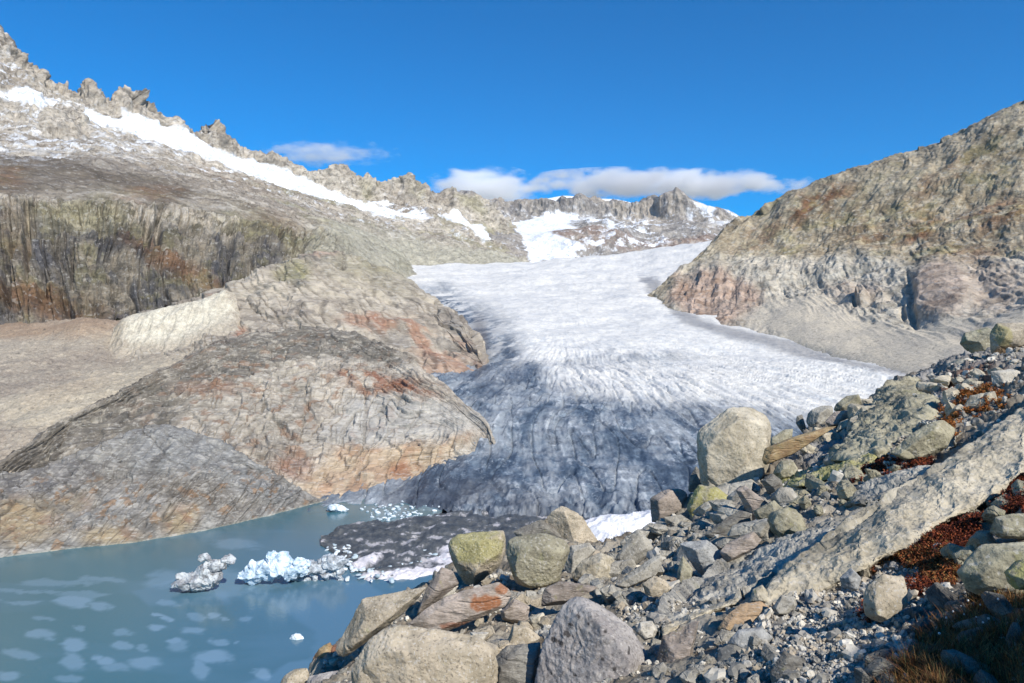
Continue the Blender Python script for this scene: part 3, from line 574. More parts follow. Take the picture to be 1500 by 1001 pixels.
    tag(grid('mountain', P, col, M['slope'], mask=(scree, M['scree'])), 'mossy mountainside on the right with grey scree at its foot', 'mountain', kind='structure')

# ------------------------------------------------------------------ glacier
def glacier():
    rows = [
        [(440, 752, 336), (560, 746, 345), (600, 747, 346), (640, 757, 334), (760, 776, 312), (860, 790, 302), (950, 800, 296), (1200, 810, 290), (1700, 810, 290)],
        [(440, 745, 345), (560, 728, 362), (640, 738, 350), (760, 758, 330), (860, 768, 322), (950, 775, 318), (1200, 780, 315), (1700, 780, 315)],
        [(440, 720, 370), (560, 710, 380), (640, 702, 385), (760, 705, 378), (860, 710, 375), (950, 715, 372), (1200, 720, 370), (1700, 720, 370)],
        [(440, 640, 430), (600, 640, 440), (700, 625, 446), (800, 625, 448), (950, 640, 440), (1200, 655, 430), (1700, 660, 430)],
        [(440, 580, 500), (600, 580, 520), (700, 575, 530), (800, 570, 545), (950, 575, 545), (1200, 590, 520), (1700, 600, 500)],
        [(440, 530, 650), (600, 525, 690), (700, 520, 700), (800, 520, 720), (950, 525, 720), (1100, 535, 680), (1200, 545, 640), (1350, 560, 590), (1700, 580, 550)],
        [(440, 480, 860), (600, 475, 900), (700, 475, 920), (800, 475, 940), (950, 472, 960), (1100, 485, 900), (1200, 500, 830), (1350, 530, 720), (1700, 560, 620)],
        [(440, 435, 1250), (600, 432, 1280), (700, 430, 1300), (800, 430, 1320), (950, 426, 1350), (1100, 430, 1300), (1200, 450, 1150), (1350, 480, 1000), (1700, 520, 800)],
        [(440, 405, 1750), (600, 404, 1760), (700, 404, 1800), (800, 400, 1850), (950, 395, 1900), (1050, 385, 1900), (1200, 385, 1800), (1700, 400, 1500)],
        [(440, 392, 2150), (610, 389, 2200), (700, 388, 2250), (780, 385, 2350), (850, 380, 2400), (910, 374, 2450), (960, 367, 2480), (1000, 361, 2500), (1050, 353, 2500), (1200, 340, 2500), (1700, 350, 2400)]]
    P, UV, S = loft(rows, 1000, 620, back=[(100, 12), (500, 200)], u0=440, u1=1700, wts=[10, 55, 75, 60, 55, 50, 42, 30, 26, 8, 4])
    u, v = UV[..., 0], UV[..., 1]
    P[..., 2] += 4.5 * sm(u, 600, 690) * sm(P[..., 1], 420, 380) * sm(P[..., 1], 308, 335)
    n = normals(P); n *= np.sign(n[..., 2:3])
    sc = np.clip(P[..., 1] / 700, .5, 2.2)
    # flow lines run down the tongue and spread to the left at its foot
    w = np.stack([fbm(P, .006, 3, seed=701), fbm(P, .006, 3, seed=702)], -1) * 16
    X, Y = P[..., 0] + w[..., 0] - 75, 1000 - (P[..., 1] + w[..., 1])
    Y = np.maximum(Y, 60 + .15 * np.abs(Y))
    th = np.arctan2(X, Y); rad = np.hypot(X, Y)
    Q = np.stack([th * 430, rad, P[..., 2] * 0], -1)
    rid = ridged(Q, np.array([.075, .010, .01]), 5, .62, seed=703) - .5
    rid2 = ridged(Q, np.array([.03, .05, .01]), 4, .6, seed=705) - .5
    crev = sm(P[..., 1], 900, 560)
    d = (rid * 4.6 + rid2 * 1.2) * (.07 + crev) * np.clip(sc, .5, 1.0) + fbm(P, .008, 5, seed=707) * 7 * sc + fbm(P, .1, 4, .6, seed=708) * 1.0
    ser = sm(P[..., 1], 380, 320); d = d + ser * (ridged(P, np.array([.11, .05, .03]), 4, seed=709) - .5) * 4.5
    d = d - (1 - sm(np.abs(pnoise(Q[..., 0] * .11, Q[..., 1] * .014, Q[..., 2])), 0, .07)) * 1.2 * crev
    P = P + n * d[..., None]
    # blue icy bench at the upper right
    b2 = fbm(Q, np.array([.07, .018, .01]), 6, .68, seed=711); b3 = fbm(P, .03, 6, .65, seed=713); a = fbm(Q, np.array([.012, .004, .01]), 5, seed=715)
    uu = u + a * 60 + b3 * 20; vv = v + a * 26 + b3 * 12
    white = mix(hexlin('F4F0E6', .75), hexlin('E6E4DE', .73), sm(b3, -.1, .3))
    white = mix(white, hexlin('A9BAC8', .8), sm(b2, .1, .4) * .25 * sm(v, 430, 520))
    b5 = fbm(P, .12, 5, .7, seed=717); grey = mix(hexlin('5C6B7C', .62), hexlin('7E8D9A', .66), sm(b2 * .6 + b5, -.2, .3)); grey = mix(grey, hexlin('3A4857', .58), sm(-b2 * .7 - b5 * .5, .04, .34) * .6); grey = mix(grey, hexlin('C2C9CE', .74), sm(rid + b2 * .8 + b5 * .5, .30, .55) * .7)
    dirty = in_poly(uu, vv, [(400, 800), (560, 430), (670, 425), (700, 450), (745, 475), (775, 515), (800, 560), (880, 572), (980, 586), (1080, 600), (1200, 612), (1700, 650), (1700, 860)], 22)
    dirty = np.maximum(dirty, ell(uu, vv, 900, 522, 110, 9, .8) * .5)
    dirty = np.maximum(dirty * (1 - ell(uu, vv, 1060, 565, 170, 12, .9) * .5), 0)
    stk = fbm(np.stack([P[..., 0] - P[..., 1] * .35, P[..., 0] * .35 + P[..., 1], P[..., 2]], -1), np.array([.05, .010, .02]), 5, .65, seed=719)
    dirty = dirty * (1 - .75 * sm(v, 560, 500) * sm(stk, -.05, .15))
    col = mix(white, grey, dirty * (.72 + .28 * sm(b2, .3, -.2)))
    ln = 1 - sm(np.abs(pnoise(Q[..., 0] * .11 + b5 * 1.2, Q[..., 1] * .014, Q[..., 2])), 0, .07); ln2 = 1 - sm(np.abs(pnoise(Q[..., 0] * .2 + 50 + b5 * 1.5, Q[..., 1] * .03, Q[..., 2])), 0, .09)
    col = mix(col, hexlin('3E4854', .55), ln * dirty * .6 * sm(b3, -.3, .1)); col = mix(col, hexlin('D5DADD', .76), ln2 * dirty * .5 * sm(b3, .15, -.15)); col = mix(col, hexlin('8FA3B4', .76), ln * (1 - dirty) * .35 * sm(P[..., 1], 1300, 700))
    col = mix(col, mix(hexlin('5C5F66', .65), hexlin('77797F', .65), sm(b3, -.2, .2)), ell(uu, vv, 716, 520, 40, 60, .7, -.2) * .35)
    col = mix(col, hexlin('575960', .62), in_poly(uu, vv, [(560, 760), (620, 715), (700, 715), (800, 745), (860, 770), (860, 830), (560, 800)], 18) * .55 * sm(b3, -.4, .1))
    # debris strip along the right bank
    edge = in_poly(u + b3 * 20, v + b3 * 8, [(935, 408), (960, 408), (985, 440), (1030, 470), (1100, 488), (1180, 503), (1260, 530), (1340, 548), (1340, 540), (1400, 560), (1330, 556), (1240, 540), (1150, 514), (1060, 494), (1000, 474), (955, 430)], 5)
    col = mix(col, hexlin('77767A', .64), edge * .62)
    col = mix(col, hexlin('77706A', .6), ell(u, v, 702, 505, 12, 40, .6) * .7)
    tag(grid('glacier', P, col, M['ice']), 'wide glacier tongue, white above and grey at its foot', 'glacier', kind='structure')

def debris_ice():
    # dirt covered shelf of ice at the near side of the snout
    rows = [
        [(470, 806, 281), (540, 862, 237), (640, 858, 242), (760, 850, 250), (960, 845, 250)],
        [(474, 800, 280), (520, 830, 252), (560, 838, 245), (650, 832, 248), (760, 825, 254), (960, 815, 262)],
        [(478, 790, 288), (500, 783, 294), (560, 785, 290), (650, 790, 284), (760, 795, 280), (960, 790, 280)],
        [(482, 786, 298), (500, 772, 307), (540, 766, 310), (600, 762, 312), (700, 764, 310), (800, 770, 304), (960, 775, 300)],
        [(480, 796, 310), (500, 784, 322), (540, 776, 328), (600, 768, 332), (640, 752, 337), (700, 748, 340), (800, 752, 336), (960, 760, 330)]]
    P, UV, S = loft(rows, 380, 190, u0=470, u1=960, wts=[34, 26, 22, 12])
    u, v = UV[..., 0], UV[..., 1]
    P[..., 2] = P[..., 2] * (.5 + .5 * sm(S, 1.4, 2.4)[:, None]) + fbm(P, .05, 6, .6, seed=750) * 2.6 + (ridged(P, .09, 4, seed=751) - .5) * 1.8 + .3
    b2 = fbm(P, .12, 6, .65, seed=752)
    col = mix(H('4B4E50'), H('6A6B69'), sm(b2, -.2, .25)); col = mix(col, H('3E4246'), sm(b2, -.1, -.4) * .7)
    uu = u + b2 * 12; vv = v + b2 * 7
    wh = in_poly(uu, vv, [(540, 880), (518, 842), (560, 835), (600, 826), (640, 812), (660, 800), (668, 845), (640, 872)], 3)
    wh = np.maximum(wh, in_poly(uu, vv, [(515, 822), (540, 812), (570, 806), (556, 816), (540, 826), (525, 838), (512, 842)], 2) * sm(b2, -.2, .0))
    wh *= 1 - ell(uu, vv, 628, 822, 18, 4, .4)
    wh = np.maximum(wh, sm(b2, .15, .24) * .5); wh = np.clip(wh, 0, 1) * sm(b2 + fbm(P, .3, 3, .6, seed=753) * .6, -.42, -.2)
    col = mix(col, hexlin('E6E0E0', .85), np.clip(wh, 0, 1))
    tag(grid('debris_ice', P, col, M['berg']), 'dirt-covered shelf of ice with a white snow rim by the near shore', 'ice shelf', kind='structure')
    # covered ice bank at the near right of the snout
    rows = [
        [(820, 830, 225), (900, 825, 225), (1010, 810, 225)],
        [(830, 795, 240), (900, 792, 240), (960, 788, 240), (1010, 780, 240)],
        [(850, 766, 254), (880, 760, 256), (905, 757, 257), (925, 755, 258), (950, 750, 259), (980, 747, 260), (1010, 745, 260)],
        [(850, 772, 275), (1010, 756, 280)]]
    P, UV, S = loft(rows, 180, 110, back=[(10, 9)], u0=840, u1=1010, wts=[14, 34, 8, 5])
    P[..., 2] += fbm(P, .06, 5, seed=760) * 1.8 + (ridged(P, .12, 4, seed=761) - .5) * 1.5
    b2 = fbm(P, .2, 4, seed=762)
    col = mix(hexlin('ECEAEA', .9), hexlin('D2D3D6', .85), sm(b2, 0, .4)); col = mix(col, hexlin('8B8A8A', .8), sm(UV[..., 1], 800, 818))
    tag(grid('snow_bank', P, col, M['berg']), 'bright white snow bank behind the tumbled boulders', 'snow bank', kind='structure')

# ------------------------------------------------------------------ lake
def lake():
    vs = np.concatenate([np.linspace(1250, 700, 420), np.linspace(698, 640, 12)]); us = np.linspace(-520, 1250, 620)
    u, v = np.meshgrid(us, vs)
    d = CAM * F / (v - 500.5)
    P = np.stack([(u - 750) / F * d, d, np.zeros_like(d)], -1)
    w = fbm(P, .05, 4, seed=801); w2 = fbm(P, .12, 4, seed=802)
    w3 = fbm(P, .4, 4, .6, seed=803); uu = u + w * 22 + w2 * 16 + w3 * 8; vv = v + w * 9 + w2 * 6 + w3 * 3
    spots = [(60, 930, 22, 7), (116, 920, 9, 4), (108, 880, 26, 9), (146, 888, 16, 6), (176, 926, 14, 6), (226, 918, 12, 5), (182, 947, 14, 6), (211, 950, 11, 5), (108, 945, 20, 10), (104, 968, 17, 12), (262, 946, 18, 9), (254, 938, 12, 5), (278, 922, 18, 6),
             (280, 901, 13, 5), (310, 901, 11, 5), (326, 906, 6, 3), (358, 906, 9, 5), (238, 904, 6, 3), (320, 940, 14, 5), (348, 942, 5, 3), (312, 962, 28, 10), (292, 980, 12, 14), (26, 957, 18, 6), (152, 968, 14, 6), (216, 972, 26, 9), (170, 978, 20, 7),
             (378, 984, 10, 8), (16, 992, 18, 8), (96, 992, 20, 6), (30, 880, 30, 3), (90, 855, 60, 4), (40, 865, 50, 3), (120, 870, 40, 4), (350, 800, 34, 7), (250, 886, 14, 4), (60, 905, 14, 3), (150, 850, 30, 5), (330, 856, 60, 18), (240, 850, 30, 14)]
    m = np.zeros_like(u)
    for i, (a, b, c, e) in enumerate(spots):
        m = np.maximum(m, ell(uu, vv, a, b, c, e, .32) * ([.42, .34, .5][i % 3] if i < 29 else .3))
    # more of the same beyond the frame's left and near edges
    r2 = random.Random(4)
    for i in range(60):
        a = r2.uniform(-480, -5) if i % 2 else r2.uniform(-400, 400); b = r2.uniform(860, 1200) if i % 2 else r2.uniform(1005, 1230)
        m = np.maximum(m, ell(uu, vv, a, b, r2.uniform(8, 26), r2.uniform(4, 12), .45) * .7)
    film = in_poly(u + w * 30, v + w * 12, [(345, 868), (420, 866), (500, 850), (540, 850), (600, 900), (560, 1000), (450, 1100), (380, 1100), (420, 1000), (470, 930), (400, 885)], 5) * .33
    film = np.maximum(film, in_poly(u + w * 30, v + w * 12, [(200, 870), (260, 850), (320, 862), (330, 880), (230, 892)], 4) * .3)
    film = np.maximum(film, sm(fbm(P, np.array([.02, .05, .1]), 4, seed=805), .0, .3) * .14)
    film = np.maximum(film, in_poly(u + w * 22, v + w * 8, [(330, 1010), (420, 968), (480, 962), (480, 1010)], 3) * .45)
    base = mix(hexlin('5E8698', .62), hexlin('5A868E', .62), sm(u, 500, 100))
    base = mix(base, hexlin('3F7A80', .6), sm(v, 800, 750) * .6)
    col = mix(base, hexlin('6F93AC', .8), film)
    col = mix(col, hexlin('93B0C4', .85), m)
    slush = np.maximum(ell(uu, vv, 600, 752, 60, 18, .6) * sm(w2, -.2, .1), ell(uu, vv, 560, 745, 60, 8, .7) * .4)
    col = mix(col, hexlin('9AB0B8', .7), slush * .7)
    m_ = bpy.data.materials.new('lake_water'); m_.use_nodes = True; nt = m_.node_tree; N = nt.nodes; L = nt.links; bs = N['Principled BSDF']
    at = N.new('ShaderNodeVertexColor'); at.layer_name = 'Col'; L.new(at.outputs['Color'], bs.inputs['Base Color'])
    bs.inputs['Roughness'].default_value = .16; bs.inputs['IOR'].default_value = 1.33
    tc = N.new('ShaderNodeTexCoord'); n1 = N.new('ShaderNodeTexNoise'); n1.inputs['Scale'].default_value = .9; n1.inputs['Detail'].default_value = 5; L.new(tc.outputs['Object'], n1.inputs['Vector'])
    bp = N.new('ShaderNodeBump'); bp.inputs['Strength'].default_value = .4; bp.inputs['Distance'].default_value = .14; L.new(n1.outputs['Fac'], bp.inputs['Height']); L.new(bp.outputs[0], bs.inputs['Normal'])
    tag(grid('lake', P, col, m_), 'turquoise glacier lake with pale plates of thin ice', 'lake', kind='structure')

# ------------------------------------------------------------------ near slope
G_ROWS = [
    [(330, 1130, 7.2), (700, 1130, 5.6), (1000, 1130, 4.2), (1250, 1130, 3.6), (1500, 1130, 3.1), (1800, 1130, 2.8)],
    [(360, 1030, 8.8), (420, 1005, 9.2), (700, 1000, 7.2), (1000, 990, 5.8), (1250, 990, 4.6), (1500, 980, 3.9), (1800, 960, 3.6)],
    [(390, 1015, 9.6), (450, 985, 10.2), (560, 940, 10.4), (700, 925, 9.2), (1000, 905, 8.2), (1250, 880, 6.6), (1500, 850, 5.3), (1800, 800, 4.9)],
    [(420, 1000, 10.6), (500, 940, 12.2), (600, 880, 13), (700, 860, 12.6), (850, 858, 12.6), (1000, 830, 12), (1250, 735, 11.5), (1500, 670, 9.5), (1800, 600, 8.5)],
    [(440, 1000, 11.4), (520, 925, 14), (600, 872, 16), (660, 838, 17.2), (750, 826, 18), (850, 812, 18.5), (930, 790, 19.5), (980, 768, 20.5), (1040, 724, 22), (1130, 665, 25), (1180, 640, 26), (1240, 604, 27.5), (1290, 580, 29), (1330, 556, 30), (1400, 530, 31.5), (1450, 518, 31.5), (1500, 506, 31), (1800, 440, 28)]]

P_, UV_, S_ = loft(G_ROWS, 240, 240, u0=330, u1=1800, wts=[100, 80, 100, 90])
_gu = UV_[..., 0].ravel(); _gd = P_[..., 1].ravel(); _gv = (CAM - P_[..., 2].ravel()) * F / _gd + 500.5
def gd(u, v):
    k = np.argmin((_gu - u) ** 2 + (_gv - v) ** 2)
    return float(_gd[k])

def near_slope():
    P, UV, S = loft(G_ROWS, 900, 620, back=[(1.2, 1.2), (5, 9), (20, 34), (80, 88)], u0=330, u1=1800, wts=[90, 80, 120, 160, 8, 8, 8, 8])
    # the left flank falls away to the lake
    u, v = UV[..., 0], UV[..., 1]
    fall = np.clip((470 - u) / 140, 0, 1); P[..., 2] -= fall ** 1.5 * 16; P[..., 0] -= fall ** 1.5 * 6
    n = normals(P); n *= np.sign(n[..., 2:3])
    sc = np.clip(P[..., 1] / 14, .35, 1.6)
    lum = ridged(P, .9, 5, .55, seed=901) - .5
    d = lum * .26 * sc + fbm(P, .35, 5, seed=902) * .45 * sc + (ridged(P, 4.0, 4, .6, seed=903) - .5) * .08 * sc
    P = P + n * d[..., None]
    b2 = fbm(P, 1.6, 5, .65, seed=905); a = fbm(P, .4, 5, seed=906)
    col = mix(H('A39A89'), H('887E6E'), sm(a, -.2, .25)); col = mix(col, H('B5AD9E'), sm(b2, .05, .3) * .6)
    col = mix(col, H('5B4A38'), sm(-b2, .1, .35) * .6)
    uu = u + a * 40 + b2 * 12; vv = v + a * 20 + b2 * 8
    grav = in_poly(uu, vv, [(1100, 900), (1200, 850), (1300, 830), (1340, 900), (1300, 1010), (1100, 1140), (1040, 1000)], 14)
    grav = np.maximum(grav, in_poly(uu, vv, [(1180, 690), (1300, 590), (1400, 530), (1500, 500), (1500, 570), (1330, 640), (1220, 740)], 12))
    col = mix(col, mix(H('A6A5A2'), H('85837F'), sm(b2, -.2, .2)), grav * .7)
    rust = np.zeros_like(u)
    for q in VEG: rust = np.maximum(rust, in_poly(uu, vv, q[0], 10))
    col = mix(col, mix(H('70411F'), H('4A3020'), sm(b2, -.2, .2)), rust * .8)
    col = mix(col, H('9C5A34'), np.maximum.reduce([ell(uu, vv, 715, 880, 26, 13, .6, -.3), ell(uu, vv, 995, 870, 24, 10, .6, -.4), ell(uu, vv, 480, 960, 20, 12), ell(uu, vv, 1090, 830, 30, 8) * .3]) * .7)
    tag(grid('ground', P, col, M['dirt']), 'stony soil of the near slope under the boulders', 'ground', kind='structure')
    # the same slope further right and under the viewpoint
    ext = [(5200, 762, 2.4), (5200, 700, 3.2), (5200, 560, 4.4), (5200, 470, 7.5), (5200, 300, 24)]
    R2 = [[r[-1], e] for r, e in zip(G_ROWS, ext)]
    P2, UV2, S2_ = loft(R2, 320, 260, back=[(1.2, 1.2), (5, 9), (20, 34), (80, 88)], u0=1790, u1=5200, wts=[90, 80, 120, 160, 8, 8, 8, 8])
    xs = np.array([-14, -6, -2.9, -.3, 1, 2.2, 2.8, 10.5, 26]); ye = np.array([7.6, 7.6, 7.3, 5.75, 4.35, 3.25, 2.95, 2.55, 2.5]); ze = np.array([-18, -9, -4.4, -3.4, -2.6, -1.93, -1.72, -.65, 1.2])
    gx = np.concatenate([np.linspace(-14, -3, 60), np.linspace(-2.95, 6, 220), np.linspace(6.1, 26, 120)]); t = np.linspace(0, 1, 220)[:, None]
    y0 = np.interp(gx, xs, ye)[None]; Y = y0 + (-14 - y0) * t ** 1.5; X = np.repeat(gx[None], 220, 0)
    zn = -1.8 + .11 * X - np.maximum(-X - 1.5, 0) * .8; k = sm(y0 - Y, 0, 4.5)
    P3 = np.stack([X, Y, CAM + (np.interp(X, xs, ze) - .05) * (1 - k) + zn * k], -1)
    for Pq in (P2, P3):
        nq = np.array([0, 0, 1.0]); scq = np.clip(Pq[..., 1] / 14, .35, 1.6)
        dq = (ridged(Pq, .9, 5, .55, seed=901) - .5) * .26 * scq + fbm(Pq, .35, 5, seed=902) * .45 * scq + (ridged(Pq, 4.0, 4, .6, seed=903) - .5) * .08 * scq
        Pq[..., 2] += dq
        bq = fbm(Pq, 1.6, 5, .65, seed=905); aq = fbm(Pq, .4, 5, seed=906)
        cq = mix(H('A39A89'), H('887E6E'), sm(aq, -.2, .25)); cq = mix(cq, H('B5AD9E'), sm(bq, .05, .3) * .6); cq = mix(cq, H('70411F'), sm(aq, .1, .3) * .6)
        tag(grid('ground', Pq, cq, M['dirt']), 'stony ground of the near slope beyond the picture edge', 'ground', kind='structure')
    return P, UV

# patches of low plants: (outline, colours, density, height)
VEG = [
    ([(1252, 842), (1262, 808), (1300, 790), (1345, 785), (1375, 800), (1400, 812), (1405, 850), (1370, 862), (1345, 838), (1300, 815), (1270, 838)], 'rust', 1.0),
    ([(1345, 790), (1365, 750), (1395, 735), (1430, 728), (1440, 765), (1420, 800), (1395, 830), (1360, 812)], 'red', 1.2),
    ([(1440, 740), (1455, 712), (1480, 700), (1540, 705), (1540, 745), (1470, 752)], 'red', 1.0),
    ([(1262, 905), (1285, 882), (1312, 888), (1308, 905), (1270, 915)], 'red', .8),
    ([(1330, 868), (1350, 850), (1362, 868), (1345, 876)], 'red', .7),
    ([(1375, 610), (1390, 580), (1420, 572), (1470, 572), (1472, 596), (1430, 606), (1400, 615)], 'orange', 1.0),
    ([(1366, 640), (1382, 622), (1400, 620), (1396, 640)], 'orange', .7),
    ([(1240, 700), (1270, 682), (1310, 680), (1360, 672), (1366, 686), (1300, 694), (1262, 708)], 'red', .8),
    ([(1280, 1040), (1290, 985), (1330, 950), (1390, 905), (1420, 880), (1520, 870), (1560, 930), (1560, 1060)], 'grass', 1.3),
    ([(1458, 706), (1470, 696), (1490, 700), (1484, 712)], 'orange', .7),
]

# ------------------------------------------------------------------ boulders
_ico = {}
def ico(n):
    if n not in _ico:
        bm = bmesh.new(); bmesh.ops.create_icosphere(bm, subdivisions=n, radius=1)
        V = np.array([v.co[:] for v in bm.verts]); V /= np.linalg.norm(V, axis=1)[:, None]
        Fc = np.array([[v.index for v in f.verts] for f in bm.faces], np.int32); bm.free()
        _ico[n] = (V, Fc)
    return _ico[n]

STYLE = {  # base, second, lichen colour, lichen amount, material
    'tan': ('BDB09A', 'A09580', 'A09B6A', .15, 'granite'),
    'grey': ('B2ADA0', '969185', '98956A', .15, 'granite'),
    'pale': ('C6BCA6', 'AAA08A', 'A8A474', .25, 'granite_far'),
    'green': ('A8A28A', '918B76', '8F8C66', .35, 'granite_far'),
    'yellow': ('B0A98A', '97917A', 'A39E62', .9, 'granite_far'),
    'brown': ('A3968A', '877C70', '918B60', .25, 'gneiss'),
    'orange': ('A8926C', '907555', '8F885C', .3, 'gneiss'),
    'purple': ('B2ACA6', '97918D', '98957C', .05, 'granite'),
    'pink': ('B5A79A', '968A7D', '989368', .1, 'gneiss'),
    'blue': ('A6A6A2', '8B8B88', '98957C', .05, 'granite'),
    'dark': ('8A867C', '706C65', '84825A', .2, 'gneiss'),
    'white': ('D2CBBB', 'B8B0A0', 'A8A474', .05, 'granite'),
}

def rock_geo(poly3, thick, seed, lvl, sharp=42, extra=(), rough=1.0, blocky=.35, toward=.0):
    """convex, chipped stone whose widest section is the outline poly3 (3D points)"""
    r = np.random.default_rng(seed)
    c0 = poly3.mean(0); A = poly3 - c0
    U, S, Vt = np.linalg.svd(A, full_matrices=False)
    nrm = Vt[2] if len(poly3) > 3 else np.cross(Vt[0], Vt[1])
    if nrm @ (np.array([0, 0, CAM]) - c0) < 0: nrm = -nrm
    e1 = Vt[0]; e2 = np.cross(nrm, e1)
    x = A @ e1; y = A @ e2
    cx, cy = (x.max() + x.min()) / 2, (y.max() + y.min()) / 2
    x = x - cx; y = y - cy; c0 = c0 + e1 * cx + e2 * cy
    a = max(np.abs(x).max(), 1e-3); b = max(np.abs(y).max(), 1e-3); c = thick * b
    q = np.stack([x / a, y / b], -1)
    if np.sum(q[:, 0] * np.roll(q[:, 1], -1) - np.roll(q[:, 0], -1) * q[:, 1]) < 0: q = q[::-1]
    pl = []
    for i in range(len(q)):
        p0, p1 = q[i], q[(i + 1) % len(q)]; e = p1 - p0; L = np.hypot(*e)
        if L < 1e-6: continue
        m = np.array([e[1], -e[0]]) / L; h = m @ p0
        if h < .12: h = .12
        for sgn in (1, -1):
            t = r.uniform(.02, .32) + blocky * r.uniform(0, .7)
            pl.append((*(m * math.cos(t)), sgn * math.sin(t), h * math.cos(t)))
    for sgn in (1, -1):
        t = r.normal(0, .26, 2); v = np.array([t[0], t[1], sgn]); v /= np.linalg.norm(v); pl.append((*v, r.uniform(.82, 1)))
        for k in range(2):
            ph = r.uniform(0, 2 * math.pi); t = r.uniform(.4, .95); v = np.array([math.sin(t) * math.cos(ph), math.sin(t) * math.sin(ph), sgn * math.cos(t)])
            pl.append((*v, r.uniform(.8, 1.02)))
    for e in extra:
        v = np.array(e[:3], float); v /= np.linalg.norm(v); pl.append((*v, e[3]))
    pl = np.array(pl)
    D, Fc = ico(lvl)
    k = np.maximum(D @ pl[:, :3].T, 0) / pl[:, 3]
    rad = 1 / (np.sum(k ** sharp, 1) ** (1 / sharp) + 1e-9)
    Qv = D * rad[:, None]
    V = c0 + Qv[:, :1] * a * e1 + Qv[:, 1:2] * b * e2 + Qv[:, 2:3] * c * nrm
    dirw = V - c0; dirw /= np.linalg.norm(dirw, axis=1)[:, None] + 1e-9
    size = (a * b * c) ** (1 / 3) if c > 0 else b
    so = seed * 1.37
    d = fbm(V, .9 / size, 5, .55, seed=so) * .075 + (ridged(V, 1.3 / size, 5, .6, seed=so + 3) - .6) * .07 + (ridged(V, 5 / size, 4, .65, seed=so + 9) - .5) * .035
    V = V + dirw * (d * min(size, b * 1.2) * rough * .8)[:, None]
    return V, Fc, c0, size

def rock_col(V, c0, size, style, seed, lich=None):
    b, s, l, la, mt = STYLE[style]
    if lich is not None: la = lich
    r = np.random.default_rng(seed + 5); k = 1 + r.normal(0, .06)
    n1 = fbm(V, 1.1 / size, 5, .6, seed=seed * .7 + 100); n2 = fbm(V, 3.2 / size, 5, .65, seed=seed * .7 + 130); n3 = fbm(V, 1.7 / size, 5, .62, seed=seed * .7 + 160)
    col = mix(H(b, k), H(s, k), sm(n1, -.2, .25)); col = mix(col, H(s, k * .7), sm(n2, .18, .4) * .45)
    col = mix(col, H(b, k * 1.25), sm(n2, -.15, -.4) * .45)
    if la > 0: col = mix(col, H(l), sm(n3, .45 - la * .8, .7 - la * .7) * .8)
    return col, M[mt]

def boulder(label, poly, style='grey', thick=.8, mode='up', lvl=6, name='boulder', cat='boulder', depth=None, group=None, dshift=0.0, seed=None, paint=None, **kw):
    seed = seed if seed is not None else (abs(hash_(label + str(poly[0]))) % 9973)
    p = np.array(poly, float)
    vb = p[:, 1].max(); ub = p[:, 0][p[:, 1] > vb - 8].mean()
    if mode == 'up':
        d = (depth or gd(p[:, 0].mean(), min(vb, 1120))) + dshift
        h = (p[:, 1].max() - p[:, 1].min()); r = np.random.default_rng(seed)
        # top leans back a little
        pts = np.array([pt(u, v, d * (1 + .10 * (vb - v) / F)) for u, v in p])
    else:
        pts = np.array([pt(u, v, (depth or gd(u, min(v, 1120))) * .985 + dshift) for u, v in p])
    V, Fc, c0, size = rock_geo(pts, thick, seed, lvl, **kw)
    col, mt = rock_col(V, c0, size, style, seed)
    if paint is not None:
        uu = (V[:, 0] / V[:, 1]) * F + 750; vv = (CAM - V[:, 2]) / V[:, 1] * F + 500.5
        nz = fbm(V, 2.5 / size, 4, seed=seed + 77)
        for (cu, cv, ru, rv, hx, am) in paint:
            q = pt(cu, cv, pts[:, 1].mean()); s = pts[:, 1].mean() / F
            rr = np.sqrt(((V[:, 0] - q[0]) / (ru * s)) ** 2 + ((V[:, 2] - q[2]) / (rv * s)) ** 2) + nz * .5
            col = mix(col, H(hx), (1 - sm(rr, .7, 1.1)) * am)
    org = np.array([c0[0], c0[1], V[:, 2].min()])
    o = make_mesh(name, V, Fc, col, mt, origin=org)
    tag(o, label, cat, group)
    return o

